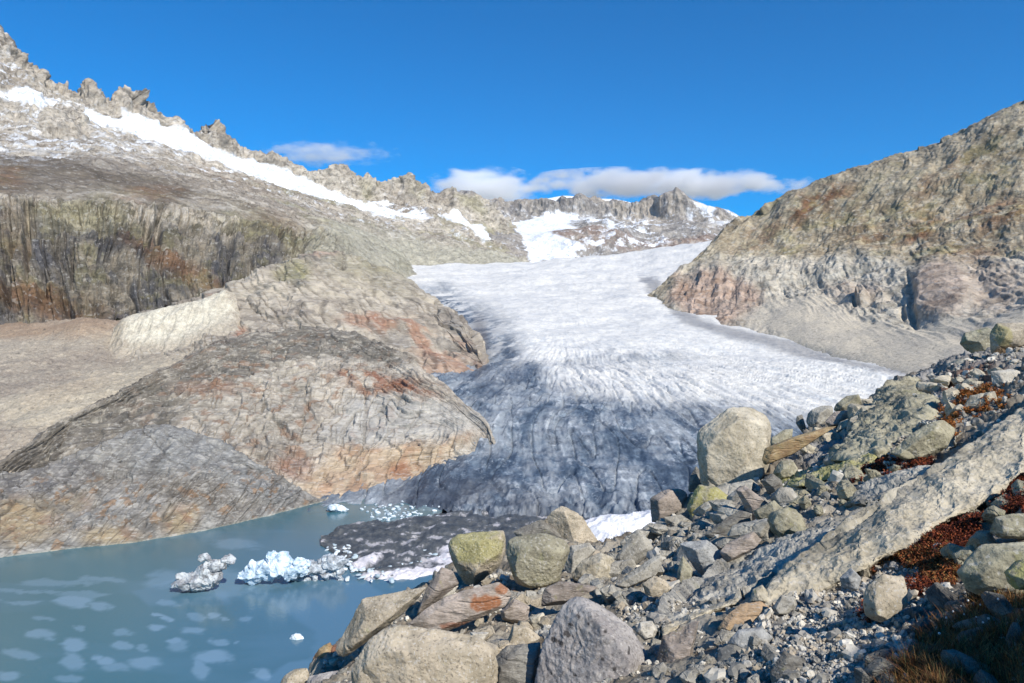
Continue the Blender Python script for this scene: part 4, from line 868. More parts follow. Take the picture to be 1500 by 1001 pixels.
def ledge(label, lower, upper, style, seed, k=.5, bulge=.03, drop=1.2, nc=300, nr=110, name='rock_slab', cat='slab', rough=1.0, gap=.1, paint=None, ragged=0.0):
    """slab lying on the slope: its near lower edge, its upper edge that stands free, and the drop behind it"""
    def rs(pl, dep):
        a = np.array(pl, float); L = np.concatenate([[0], np.cumsum(np.hypot(*np.diff(a, axis=0).T))]); t = np.linspace(0, L[-1], nc)
        o = np.stack([np.interp(t, L, a[:, 0]), np.interp(t, L, a[:, 1])], -1); o = np.stack([np.convolve(np.pad(o[:, i], 6, 'edge'), np.ones(13) / 13, 'valid') for i in (0, 1)], -1)
        return o, np.interp(t, L, [dep(q) for q in pl])
    lo, dl = rs(lower, lambda q: gd(q[0], min(q[1], 1120))); up, du = rs(upper, lambda q: gd(q[0], q[1]))
    du = dl * (1 - k) + du * k
    if ragged:
        t = np.stack([np.linspace(0, 1, nc) * 9, np.zeros(nc), np.zeros(nc)], -1)
        lo[:, 1] += fbm(t, 1.0, 3, .42, seed=seed + 1) * ragged * 1.6; up[:, 1] += fbm(t, 1.3, 3, .42, seed=seed + 2) * ragged * .8; lo[:, 0] += fbm(t, .8, 2, .4, seed=seed + 4) * ragged
    def row(uv, d): return np.stack([(uv[:, 0] - 750) / F * d, d, CAM - (uv[:, 1] - 500.5) / F * d], -1)
    end = np.sin(np.clip(np.linspace(0, 1, nc), 0, 1) * math.pi) ** .35
    r0 = row(lo + [0, 8], dl * 1.03); r1 = row(lo, dl * .985)
    r2 = row(lo * .6 + up * .4, (dl * .6 + du * .4) * (1 - bulge * end)); r3 = row(lo * .15 + up * .85, (dl * .15 + du * .85) * (1 - bulge * .7 * end)); r4 = row(up, du)
    r5 = r4 + np.array([0, gap, -gap * .6]); r6 = r4 + np.array([0, gap * 1.5, -drop])
    R = np.stack([r0, r1, r2, r3, r4, r5, r6]); x = np.array([0, .5, 4, 8, 9.6, 10.2, 12.5])
    P = pchip(x, R, np.linspace(0, 12.5, nr)); h0 = float(np.mean(np.linalg.norm(r4 - r1, axis=1)))
    n = normals(P); n *= np.sign(-n[..., 1:2] + .6 * n[..., 2:3])
    d = fbm(P, .8 / h0, 6, .55, seed=seed) * .16 + (ridged(P, 1.6 / h0, 5, .6, seed=seed + 3) - .5) * .07 + (ridged(P, 7 / h0, 4, .6, seed=seed + 8) - .5) * .03
    if ragged > 50:
        jn = joints(P, .9, (.25 / h0, .3 / h0, 1.1 / h0), seed + 20, .05, .3); jn2 = joints(P, -.5, (.2 / h0, .3 / h0, .8 / h0), seed + 21, .04, .3); d = d - np.maximum(jn, jn2) * .035 + np.floor(fbm(P, .7 / h0, 3, seed=seed + 22) * 4) * .010
    P = P + n * (d * h0 * rough)[..., None]
    col, mt = rock_col(P.reshape(-1, 3), P.reshape(-1, 3).mean(0), h0 * .8, style, seed)
    V = P.reshape(-1, 3)
    if paint:
        nz = fbm(V, 1.5 / h0, 4, seed=seed + 77)
        for cu, cv, ru, rv, hx, am in paint:
            q = pt(cu, cv, gd(cu, cv)); w_ = q[1] / F
            rr = np.sqrt(((V[:, 0] - q[0]) / (ru * w_)) ** 2 + ((V[:, 2] - q[2]) / (rv * w_)) ** 2) + nz * .5
            col = mix(col, H(hx), (1 - sm(rr, .6, 1.1)) * am)
    o = grid(name, P, col, mt, origin=V.mean(0)); tag(o, label, cat); return o

def hash_(s):
    h = 0
    for ch in s: h = (h * 131 + ord(ch)) & 0x7fffffff
    return h

def S1(*a): return [(400 + x / 3.837, 740 + y / 3.837) for x, y in a]
def S2(*a): return [(640 + x / 5.56, 720 + y / 5.56) for x, y in a]
def S3(*a): return [(660 + x / 4.6875, 840 + y / 4.6875) for x, y in a]
def S4(*a): return [(850 + x / 5.004, 680 + y / 5.004) for x, y in a]
def S5(*a): return [(980 + x / 4.768, 570 + y / 4.768) for x, y in a]
def S6(*a): return [(1200 + x / 4.17, 460 + y / 4.17) for x, y in a]
def S7(*a): return [(940 + x / 4.53, 780 + y / 4.53) for x, y in a]
def S8(*a): return [(1200 + x / 3.22, 690 + y / 3.22) for x, y in a]

def boulders():
    B = boulder
    # ---- left group above the water
    B('large smooth tan boulder overhanging the lake, leftmost big one', S1((288, 640), (310, 590), (420, 540), (500, 525), (530, 470), (620, 410), (760, 365), (850, 362), (885, 400), (860, 480), (760, 600), (640, 690), (520, 790), (430, 865), (360, 860), (310, 750)), 'tan', .75, lvl=7, sharp=30)
    B('broad tan speckled block lying below the smooth boulder at the lake edge', [(512, 985), (530, 943), (560, 920), (600, 912), (650, 922), (700, 930), (728, 950), (732, 990), (720, 1035), (520, 1040)], 'tan', .6, lvl=7, dshift=-.4)
    B('brownish grey rock wedged behind the smooth tan boulder', S1((860, 470), (890, 390), (935, 345), (1010, 365), (1050, 440), (960, 530), (850, 620), (755, 620)), 'brown', .7, dshift=.3)
    B('grey tilted slab with a bright orange lichen stain', [(596, 915), (622, 892), (655, 872), (690, 862), (730, 852), (752, 868), (742, 890), (705, 905), (660, 925), (620, 932)], 'pink', .5, lvl=7, dshift=-.2, paint=[(712, 880, 26, 12, '9E6640', .9), (735, 862, 10, 8, '9E6640', .8), (668, 912, 26, 6, '8E5636', .7)])
    B('pale sandy wedge of stone on the tilted slab', [(636, 882), (645, 868), (655, 860), (672, 858), (664, 872)], 'white', .5, lvl=5, dshift=-.5, name='stone', cat='stone')
    B('block boulder with yellow-green lichen over its upper half', S2((80, 440), (108, 378), (170, 343), (380, 320), (545, 312), (568, 380), (562, 490), (520, 600), (440, 680), (300, 780), (190, 760), (150, 650), (95, 560)), 'tan', .75, lvl=7, sharp=36, dshift=.5, paint=[(698, 797, 46, 24, 'A09A66', .8)])
    B('rounded grey-green boulder over a dark gap', S2((556, 490), (575, 400), (650, 358), (900, 335), (1050, 395), (1095, 500), (1040, 640), (1010, 730), (860, 795), (720, 788), (635, 745), (585, 620)), 'green', .8, lvl=7, sharp=30, dshift=-.5)
    B('wedge-shaped pale slab with a dark left underside standing against the ice', S2((700, 300), (860, 205), (1010, 115), (1065, 128), (1185, 208), (1340, 440), (1250, 470), (1100, 470), (900, 400)), 'tan', .8, lvl=7, sharp=70, dshift=.3, extra=[(-.8, -.25, .6, .25), (.35, .25, .9, .55)], blocky=.1)
    B('dark flat slab end under the pale wedge-shaped slab', S2((615, 330), (700, 285), (850, 225), (960, 300), (1090, 400), (1000, 440), (760, 420), (660, 385)), 'dark', .5, dshift=.5)  # dark-coloured piece standing in for the wedge slab's shaded left face
    B('grey rock squeezed between the rounded boulder and the wedge slab', S2((1040, 560), (1090, 440), (1240, 415), (1300, 480), (1220, 570), (1110, 680), (1040, 720)), 'grey', .8)
    B('light grey-green rock right of the rounded boulder', S2((1090, 690), (1170, 570), (1330, 495), (1430, 530), (1470, 600), (1400, 760), (1250, 770), (1120, 730)), 'pale', .8)
    B('low brownish stone below the rounded boulder', S2((845, 880), (870, 790), (1000, 730), (1300, 770), (1400, 830), (1240, 900), (1050, 920), (930, 980), (850, 960)), 'brown', .7, dshift=-.4)
    # ---- bottom centre
    B('large purple-grey boulder with dark pits at the bottom of the view', S3((520, 860), (540, 580), (600, 480), (640, 400), (660, 310), (760, 200), (860, 150), (960, 165), (1200, 325), (1345, 500), (1390, 620), (1380, 860)), 'purple', .85, lvl=7, sharp=30, extra=[(-.75, .1, .7, .62)], depth=6.6, paint=[(a, b, q, q * .8, '3C3836', .9) for a, b, q in [(845, 894, 4), (835, 909, 4), (829, 921, 5), (811, 933, 5), (820, 934, 4), (838, 968, 3), (890, 951, 4), (875, 940, 3), (858, 900, 2.5), (912, 930, 3), (806, 976, 3), (880, 905, 2.5), (900, 975, 3), (925, 960, 2.5), (850, 985, 3)]] + [(845, 950, 42, 7, '7A7674', .5), (870, 965, 40, 6, '7A7674', .5)])
    B('cream-coloured stone beside the pitted purple-grey boulder', S3((1265, 400), (1300, 335), (1385, 325), (1425, 390), (1400, 445), (1330, 465)), 'white', .9, lvl=5, name='stone', cat='stone', depth=7.0)
    B('dark block in the shadow left of the pitted boulder', [(718, 1025), (722, 965), (742, 945), (792, 940), (792, 1030)], 'dark', .8, lvl=6, dshift=.5)  # dark style paints in the pitted boulder's shadow on this block
    B('tan block above the dark shaded block', S3((370, 500), (430, 350), (530, 365), (620, 440), (560, 520), (440, 540)), 'tan', .8, lvl=6, dshift=.2)
    B('small cream stone lying on the speckled tan block', S3((130, 400), (265, 405), (205, 505), (140, 485)), 'white', .7, lvl=5, name='stone', cat='stone', depth=8.3)
    B('small pinkish stone under the rounded boulder', S3((340, 260), (440, 170), (545, 230), (530, 345), (430, 345), (350, 320)), 'pink', .8, lvl=5, name='stone', cat='stone')
    B('narrow upright stone in the gap under the rounded boulder', S3((515, 200), (520, 115), (592, 125), (596, 225)), 'grey', .8, lvl=5, name='stone', cat='stone')
    B('pale stone touching the left flank of the pitted boulder', S3((535, 300), (645, 265), (655, 400), (600, 410), (550, 370)), 'pale', .8, lvl=5, name='stone', cat='stone')
    B('flat pale stone below the light grey-green rock', S3((1030, 180), (1040, 120), (1150, 95), (1170, 175)), 'pale', .7, lvl=5, name='stone', cat='stone')
    # ---- tumble in the middle
    B('square brown block at the rim next to the snow bank', S4((508, 250), (620, 180), (740, 178), (805, 228), (790, 300), (795, 385), (700, 420), (590, 425), (528, 460), (512, 350)), 'brown', .8, lvl=6, sharp=30, dshift=.4)
    B('yellow-green lichened rock at the foot of the big upright boulder', S4((775, 320), (810, 235), (870, 150), (1000, 165), (1085, 230), (1070, 300), (960, 360), (880, 410), (810, 405)), 'yellow', .8, dshift=.4)
    B('dark grey leaning slab on edge below the snow bank', S4((245, 700), (375, 515), (430, 488), (505, 550), (550, 610), (470, 700), (350, 780), (300, 740)), 'grey', .5, sharp=60)
    B('small rounded stone on top of the leaning slab', S4((455, 545), (530, 475), (620, 478), (640, 530), (590, 580), (510, 580)), 'tan', .8, lvl=5, name='stone', cat='stone', dshift=-.4)
    B('long light stone lying in front of the leaning slab', S4((245, 870), (300, 800), (500, 700), (590, 635), (605, 720), (540, 830), (450, 870), (340, 915), (270, 900)), 'grey', .6, dshift=-.5)
    B('tan stone with a small dark hole below the dark gap', S4((450, 880), (540, 815), (620, 845), (680, 920), (600, 975), (480, 960)), 'tan', .7, lvl=6, dshift=-.4, name='stone', cat='stone')
    B('narrow yellowish splinter standing in the dark gap', S4((695, 905), (718, 760), (750, 665), (825, 770), (812, 860), (740, 910)), 'green', .7, lvl=5, dshift=-.3, name='stone', cat='stone')
    B('blue-grey angular rock half in shade', S4((725, 585), (800, 565), (930, 553), (1005, 605), (1060, 700), (985, 770), (890, 815), (835, 765), (775, 680)), 'blue', .8, sharp=60, dshift=-.3)
    B('long dark slab left of the pink pointed rock', S4((900, 520), (1060, 400), (1180, 335), (1260, 370), (1265, 480), (1130, 560), (1000, 580)), 'dark', .6, mode='up')
    B('pinkish brick-shaped block above the shaded slab', S7((515, 130), (560, 75), (745, -8), (798, 50), (705, 140), (560, 210)), 'pink', .8, sharp=60, dshift=-.3)
    B('flat grey stone below the square brown block', S4((630, 470), (770, 435), (800, 480), (700, 560)), 'grey', .7, lvl=5, name='stone', cat='stone')
    B('small tan stone right of the flat grey stone', S4((785, 460), (880, 415), (930, 470), (880, 530), (790, 540)), 'tan', .8, lvl=5, name='stone', cat='stone')
    B('tiny pink stone below the lichened rock', S4((895, 370), (970, 362), (975, 425), (900, 425)), 'pink', .9, lvl=4, name='stone', cat='stone', dshift=-.5)
    B('grey rock left of the pink pointed rock', S4((1075, 240), (1180, 155), (1235, 190), (1260, 290), (1150, 340), (1085, 300)), 'grey', .8, lvl=5)
    B('pink pointed rock with a dark right side', S5((465, 705), (530, 670), (690, 795), (705, 835), (625, 925), (578, 935), (525, 830)), 'pink', .7, sharp=60, dshift=-.3)
    B('big upright pale boulder standing against the glacier', S5((188, 320), (208, 268), (325, 190), (400, 128), (560, 118), (682, 178), (722, 300), (715, 420), (700, 560), (560, 720), (400, 740), (250, 725), (208, 620), (193, 450)), 'pale', .7, lvl=7, sharp=50, blocky=.1, dshift=.2, rough=.8)
    B('dark narrow stone at the left foot of the big upright boulder', S5((130, 720), (150, 600), (190, 535), (235, 600), (225, 730)), 'dark', .8, lvl=5, name='stone', cat='stone')
    B('orange-brown slab lying at the right of the big upright boulder', S5((645, 500), (665, 415), (860, 335), (1100, 265), (1240, 255), (1225, 315), (1000, 405), (860, 460), (720, 550), (660, 530)), 'orange', .8, lvl=6, sharp=60, dshift=-1.2, blocky=.1)
    B('grey-green stone resting on the orange-brown slab', S5((695, 390), (705, 345), (800, 285), (868, 275), (858, 350), (720, 415)), 'green', .8, lvl=5, name='stone', cat='stone', dshift=-.6)
    B('dark thin upright stone on the skyline', S5((885, 240), (890, 190), (930, 175), (965, 290), (950, 325)), 'dark', .8, lvl=5, name='stone', cat='stone', dshift=-.4)
    B('grey rounded rock on the skyline above the orange-brown slab', S5((960, 240), (990, 150), (1070, 110), (1140, 118), (1130, 220), (1100, 290), (1000, 300)), 'grey', .8, lvl=6)
    B('smooth pinkish rock on the skyline right of the grey one', S5((1090, 230), (1160, 155), (1300, 145), (1310, 200), (1240, 275), (1120, 275)), 'pink', .8, lvl=6, dshift=-.5)
    B('olive-topped rounded rock on the skyline', S5((1150, 150), (1170, 100), (1240, 48), (1325, 35), (1350, 100), (1300, 160), (1190, 170)), 'green', .8, lvl=6)
    B('round pale-green stone under the orange-brown slab', S5((725, 590), (785, 498), (862, 496), (895, 560), (855, 625), (770, 635)), 'green', .85, lvl=6, dshift=-.4)
    B('small dark block in the hollow below the orange-brown slab', S5((640, 640), (720, 585), (790, 640), (800, 720), (700, 740)), 'dark', .8, lvl=5, name='stone', cat='stone')
    B('olive-grey rounded boulder left of the shaded hollow', S5((695, 920), (735, 850), (830, 822), (930, 875), (960, 960), (900, 1050), (790, 1060), (715, 1000)), 'green', .8, lvl=6)
    # ---- upper right
    B('rounded olive boulder overhanging red plants', S6((425, 850), (550, 740), (690, 655), (765, 645), (840, 700), (770, 830), (640, 890), (520, 900)), 'green', .75, mode='up', lvl=7, sharp=30)
    B('dark-sided rock, left of the pair on the right skyline', S6((862, 180), (885, 115), (1030, 75), (1065, 120), (1050, 240), (930, 250)), 'green', .9, lvl=6, dshift=-.5)
    B('yellow-brown rock, right of the pair on the right skyline', S6((1035, 150), (1080, 55), (1251, 52), (1350, 130), (1250, 200), (1100, 262), (1048, 245)), 'tan', .8, lvl=6, dshift=-1, paint=[(1470, 515, 22, 10, '8E6A3E', .7), (1462, 492, 10, 18, 'A09658', .6)])
    B('whitish angular rock at the right edge under the skyline pair', S6((1045, 350), (1180, 335), (1265, 380), (1240, 455), (1150, 470), (1055, 430)), 'white', .8, lvl=6, sharp=60)
    # ---- long rib and its neighbours
    ledge('very long pale speckled rib of rock crossing the lower right', [(1110, 900), (1150, 882), (1200, 862), (1262, 838), (1330, 802), (1372, 776), (1420, 748), (1458, 728), (1500, 702), (1640, 630)], [(1122, 880), (1128, 858), (1146, 838), (1163, 823), (1205, 800), (1250, 768), (1293, 738), (1345, 705), (1380, 684), (1440, 642), (1500, 598), (1640, 500)], 'pale', 11, k=.28, nc=620, nr=220, name='rock_rib', cat='rib', bulge=.03, drop=1.6, rough=.6, gap=.15, ragged=9)
    ledge('long dark slab lying in the shade left of the pale rib', [(958, 932), (985, 918), (1050, 892), (1100, 872), (1140, 850), (1220, 802), (1290, 752)], [(955, 912), (1000, 866), (1062, 828), (1125, 800), (1190, 778), (1250, 752), (1292, 736)], 'grey', 12, k=.7, nc=400, nr=130, bulge=.02, drop=.7, ragged=4)
    ledge('whale-backed grey-green slab running down the slope', [(1228, 680), (1262, 676), (1301, 662), (1334, 640), (1366, 610), (1350, 588), (1356, 570)], [(1226, 664), (1240, 645), (1268, 618), (1291, 582), (1300, 564), (1325, 556), (1352, 556)], 'green', 13, k=.55, nc=340, nr=150, bulge=.035, drop=2.2)
    ledge('long slab with yellow-green lichen on its back', [(1140, 716), (1170, 716), (1205, 706), (1245, 694), (1282, 676)], [(1138, 706), (1160, 698), (1190, 688), (1232, 674), (1280, 662)], 'yellow', 14, k=.7, drop=1.0, nc=220, nr=80)
    ledge('grey flat slab tucked above the long pale rib', [(1234, 736), (1256, 742), (1293, 732), (1326, 718), (1376, 694)], [(1236, 722), (1252, 706), (1278, 693), (1320, 689), (1378, 684)], 'grey', 15, k=.7, drop=.7, nc=240, nr=100)
    ledge('thin pale ledge of rock catching light in the shaded band', [(970, 935), (1000, 918), (1040, 900), (1082, 884)], [(968, 918), (1002, 904), (1045, 886), (1082, 876)], 'pale', 16, k=.3, drop=.4, nc=200, nr=60)
    ledge('broken grey slab on the slope above the olive boulder', [(1362, 660), (1400, 650), (1440, 625), (1480, 600)], [(1366, 640), (1396, 625), (1430, 608), (1476, 590)], 'grey', 17, k=.7, drop=.6, nc=200, nr=70)
    # rocks standing beside the photographer; they shade the lower right corner
    for k, (x, y, w_, h_, sd) in enumerate([(7.3, -2.1, 2.0, 6.05, 71)]):
        pts = np.array([[x + math.cos(t) * w_ * f, y, CAM - 1.9 + h_ / 2 + math.sin(t) * h_ * .6 * f] for t, f in zip(np.linspace(0, 5.5, 8), [1, .9, 1.05, .95, 1, 1.1, .9, 1])])
        V, Fc, c0, size = rock_geo(pts, .9, sd, 6); col, mt = rock_col(V, c0, size, 'grey', sd)
        tag(make_mesh('boulder', V, Fc, col, mt, origin=np.array([c0[0], c0[1], V[:, 2].min()])), 'very tall grey boulder behind the viewpoint that shades the bottom right corner', 'boulder')
    B('orange-tan pitted stone at the lower end of the shaded slab', S7((500, 640), (555, 555), (650, 475), (790, 452), (860, 500), (870, 610), (700, 660), (540, 690)), 'orange', .7, lvl=6, depth=7.0, paint=[(1090, 900, 50, 25, 'BFA383', .9)])
    B('small upright pale stone behind the orange-tan pitted stone', S7((715, 460), (735, 380), (800, 345), (840, 400), (815, 480)), 'pale', .8, lvl=5, name='stone', cat='stone', depth=7.2)
    B('squarish grey stone at the left end of the pale rib', S7((865, 500), (925, 415), (1015, 425), (1035, 480), (960, 545), (895, 550)), 'grey', .8, lvl=5, name='stone', cat='stone', depth=6.8)
    B('grey-brown slab at the bottom right of the pitted purple-grey boulder', [(955, 1040), (962, 965), (972, 922), (1010, 912), (1062, 886), (1082, 890), (1062, 925), (1068, 945), (1045, 965), (1010, 985), (1000, 1040)], 'brown', .7, lvl=7, depth=6.3, sharp=50)
    B('blue-grey round stone among rubble below the orange-tan stone', S7((560, 740), (635, 645), (800, 632), (880, 700), (820, 790), (640, 815)), 'blue', .7, lvl=6, depth=5.9)
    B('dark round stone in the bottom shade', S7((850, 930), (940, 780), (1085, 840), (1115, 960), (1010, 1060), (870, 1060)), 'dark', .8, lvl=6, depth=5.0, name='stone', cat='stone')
    B('light bluish stone beside the rust-coloured plants', S8((95, 505), (150, 455), (195, 500), (172, 570), (108, 550)), 'blue', .8, lvl=5, name='stone', cat='stone', dshift=-.3)
    B('greenish-tan rock below the rust-coloured plants', S8((205, 620), (225, 550), (300, 485), (400, 495), (410, 640), (290, 720), (215, 690)), 'tan', .6, lvl=6, dshift=-.1)
    B('dark lichened boulder in shade at the right edge', S8((640, 480), (760, 345), (980, 330), (1050, 540), (860, 620), (700, 570)), 'green', .8, lvl=6, sharp=30)
    B('bright green lichened stone cut off by the right edge', S8((880, 480), (966, 415), (1060, 440), (1060, 570), (920, 560)), 'yellow', .8, lvl=6, dshift=-.5)
    B('flat-topped lichened rock under the dark red plants', S8((800, 290), (830, 215), (900, 200), (1050, 200), (1060, 330), (860, 320)), 'green', .8, lvl=6)
    # ---- lower left corner
    B('small tan rock at the very bottom left by the water', S1((20, 1040), (60, 960), (120, 920), (195, 915), (215, 980), (190, 1060)), 'tan', .8, lvl=5, depth=9.6)
    B('flat purplish rock in the bottom left corner', S1((170, 1040), (200, 960), (350, 930), (480, 935), (530, 1001), (520, 1060)), 'purple', .7, lvl=6, depth=9.4)
    B('mossy orange-brown stone under the smooth tan boulder', S1((195, 930), (260, 800), (320, 770), (375, 850), (260, 960)), 'orange', .8, lvl=5, name='stone', cat='stone', depth=11)
    B('light stone between the mossy stone and the tan block', S1((270, 940), (310, 870), (445, 850), (490, 880), (440, 950)), 'pale', .8, lvl=5, name='stone', cat='stone', depth=10.4)

# smaller rubble: (outline, number, sizes in photograph pixels, style, label)
def rubble(P, UV):
    nr, nc = P.shape[:2]
    u = (P[..., 0] / P[..., 1] * F + 750).ravel(); v = ((CAM - P[..., 2]) / P[..., 1] * F + 500.5).ravel(); Pf = P.reshape(-1, 3)
    row = np.repeat(np.arange(nr), nc); ok0 = row < nr * .93
    proto = {}
    sets = [
        ([(880, 870), (960, 860), (1000, 880), (960, 912), (920, 905)], 26, (5, 11), 'white', 'small pale stone between the pitted boulder and the shaded slab', 'pale stones by the pitted boulder'),
        ([(1110, 900), (1180, 860), (1240, 860), (1290, 920), (1280, 1000), (1120, 1000), (1090, 950)], 90, (8, 22), 'grey', 'broken grey stone in the rubble apron below the pale rib', 'broken stones in the rubble apron'),
        ([(1040, 940), (1120, 950), (1150, 1000), (1010, 1000)], 24, (7, 18), 'grey', 'pale stone in the half shaded rubble at the bottom', 'stones in the half shade'),
        ([(1330, 560), (1400, 530), (1480, 520), (1450, 570), (1370, 590)], 60, (5, 13), 'grey', 'dark grey stone heaped under the right skyline', 'stones heaped under the skyline'),
        ([(1160, 680), (1240, 630), (1280, 600), (1250, 670), (1180, 690)], 34, (4, 10), 'grey', 'grey stone in the stony strip above the lichened slab', 'stones in the strip above the lichened slab'),
        ([(1160, 730), (1240, 690), (1300, 690), (1230, 740), (1180, 760)], 34, (5, 12), 'tan', 'tan stone on the gravelly ground below the lichened slab', 'stones below the lichened slab'),
        ([(590, 940), (760, 890), (790, 930), (740, 1000), (600, 1000)], 20, (7, 16), 'tan', 'tan stone lying among the blocks above the lower left edge', 'tan stones above the lower left edge'),
        ([(900, 800), (1020, 760), (1110, 770), (1080, 830), (1000, 860), (900, 850)], 40, (7, 17), 'pale', 'pale stone wedged in the tumble of middle boulders', 'stones wedged in the boulder tumble'),
        ([(1090, 690), (1150, 700), (1200, 760), (1130, 770), (1080, 720)], 24, (7, 15), 'dark', 'dark stone in the hollow below the big upright boulder', 'dark stones in the hollow'),
        ([(1290, 835), (1380, 860), (1340, 900), (1270, 910)], 26, (5, 12), 'grey', 'light grey stone on the gravel between rust-coloured plants', 'stones between the rust-coloured plants'),
        ([(1400, 600), (1480, 560), (1500, 590), (1430, 640), (1370, 650)], 22, (6, 14), 'white', 'whitish stone beside the orange plants near the right edge', 'whitish stones beside the orange plants'),
    ]
    r = np.random.default_rng(21)
    big = [([(830, 850), (1000, 760), (1100, 720), (1180, 720), (1110, 800), (1000, 870), (900, 890)], 60, (24, 52), 'grey', 'middle-sized grey rock packed among the middle boulders', 'rocks packed among the middle boulders'),
        ([(1160, 650), (1290, 590), (1400, 545), (1500, 525), (1500, 580), (1350, 650), (1200, 710)], 44, (16, 42), 'pale', 'middle-sized pale rock on the upper slope near the skyline', 'rocks on the upper slope'),
        ([(600, 930), (780, 870), (800, 930), (760, 1000), (560, 1000)], 26, (22, 44), 'tan', 'tan rock packed between the shore blocks', 'rocks packed between the shore blocks'),
        ([(960, 940), (1060, 930), (1160, 960), (1150, 1010), (960, 1010)], 16, (20, 42), 'grey', 'grey rock in the shaded rubble at the bottom', 'rocks in the shaded rubble'),
        ([(1290, 900), (1500, 870), (1510, 1010), (1270, 1010)], 20, (22, 60), 'dark', 'dark rock half buried in the brown grass', 'dark rocks in the grass'),
        ([(1380, 760), (1500, 700), (1510, 860), (1400, 850)], 12, (20, 46), 'green', 'lichened rock among the dark red plants', 'rocks among the dark red plants'),
        ([(1130, 760), (1230, 700), (1320, 690), (1260, 740), (1170, 790)], 26, (20, 44), 'green', 'greenish rock in the hollow above the shaded slab', 'rocks in the hollow')]
    nbig = len(big)
    for si, (poly, num, (s0, s1), style, label, group) in enumerate(big + sets):
        if si >= nbig: num = int(num * .62)
        protos = []
        for k in range(8):
            ang = np.sort(r.uniform(0, 2 * math.pi, 7)) ; nv = int(r.integers(5, 8)); ang = np.linspace(0, 2 * math.pi, nv, endpoint=False) + r.uniform(-.4, .4, nv)
            pts = np.stack([np.cos(ang) * r.uniform(.75, 1.15, nv), np.zeros(nv) + 50, np.sin(ang) * r.uniform(.45, .8, nv) + CAM], -1)
            V, Fc, c0, size = rock_geo(pts, .8, int(r.integers(9999)), 6 if si < nbig else 4, sharp=60)
            col, mt = rock_col((V - c0) * .3, 0, .3, style, int(r.integers(999)))
            me = make_mesh('stone', V - c0, Fc, col, mt, smooth=True); C.objects.unlink(me); protos.append(me.data); bpy.data.objects.remove(me)
        m = in_poly(u, v, poly, .5) > .5
        idx = np.nonzero(m & ok0)[0]
        if len(idx) == 0: continue
        pick = r.choice(idx, num, replace=len(idx) < num)
        for i in pick:
            p = Pf[i]; s = r.uniform(s0, s1) * (1.5 if si < nbig else 1.1) * r.uniform(.7, 1.15) * p[1] / F / 2
            o = bpy.data.objects.new('boulder' if si < nbig else 'stone', protos[int(r.integers(8))]); o.location = (p[0], p[1], p[2] + s * .2)
            o.rotation_euler = (r.uniform(-.5, .5), r.uniform(-.5, .5), r.uniform(0, 6.28)); o.scale = (s, s * r.uniform(.7, 1.1), s * r.uniform(.7, 1))
            C.objects.link(o); tag(o, label, 'boulder' if si < nbig else 'stone', group)
    # gravel: nobody could count it
    D, Fc = ico(2); Vs = []; Fs = []; Cs = []
    w = np.zeros(len(u))
    zones = [([(1040, 1010), (1060, 930), (1140, 880), (1240, 850), (1330, 830), (1400, 870), (1340, 930), (1290, 1010)], 1.0),
             ([(1150, 720), (1290, 600), (1350, 545), (1510, 500), (1510, 580), (1380, 620), (1300, 690), (1180, 765)], .3),
             ([(900, 870), (1010, 880), (960, 930), (900, 900)], .8), ([(400, 1020), (600, 880), (900, 800), (1100, 700), (1500, 520), (1510, 1020)], .07)]
    for poly, k in zones: w = np.maximum(w, (in_poly(u, v, poly, 6)) * k)
    w *= ok0
    area = 1 / np.maximum(Pf[:, 1], 1) ** 0
    N_ = 9000
    pick = r.choice(len(u), N_, p=w * area / (w * area).sum())
    sz = np.exp(r.normal(math.log(2.5), .55, N_)) * Pf[pick, 1] / F
    base = np.array([H('BAB6AC'), H('9E998F'), H('CCC5B6'), H('A99D8A'), H('86837B')])
    jit = r.normal(0, .22, (N_, len(D), 1))
    rot = r.normal(size=(N_, 3, 3)); rot, _ = np.linalg.qr(rot)
    Dv = D[None] * (1 + np.clip(jit, -.35, .35)) * r.uniform(.55, 1.1, (N_, 1, 3))
    Vv = np.einsum('nij,nkj->nki', rot, Dv) * sz[:, None, None] + Pf[pick][:, None, :] + np.array([0, 0, .3]) * sz[:, None, None]
    Ff = Fc[None] + (np.arange(N_) * len(D))[:, None, None]
    cc = base[r.integers(0, 5, N_)] * r.uniform(.8, 1.2, (N_, 1)); cc = np.repeat(cc, len(D), 0)
    tag(make_mesh('gravel', Vv.reshape(-1, 3), Ff.reshape(-1, 3), cc, M['gravel'], smooth=False), 'loose grey gravel scattered between the near boulders', 'gravel', kind='stuff')

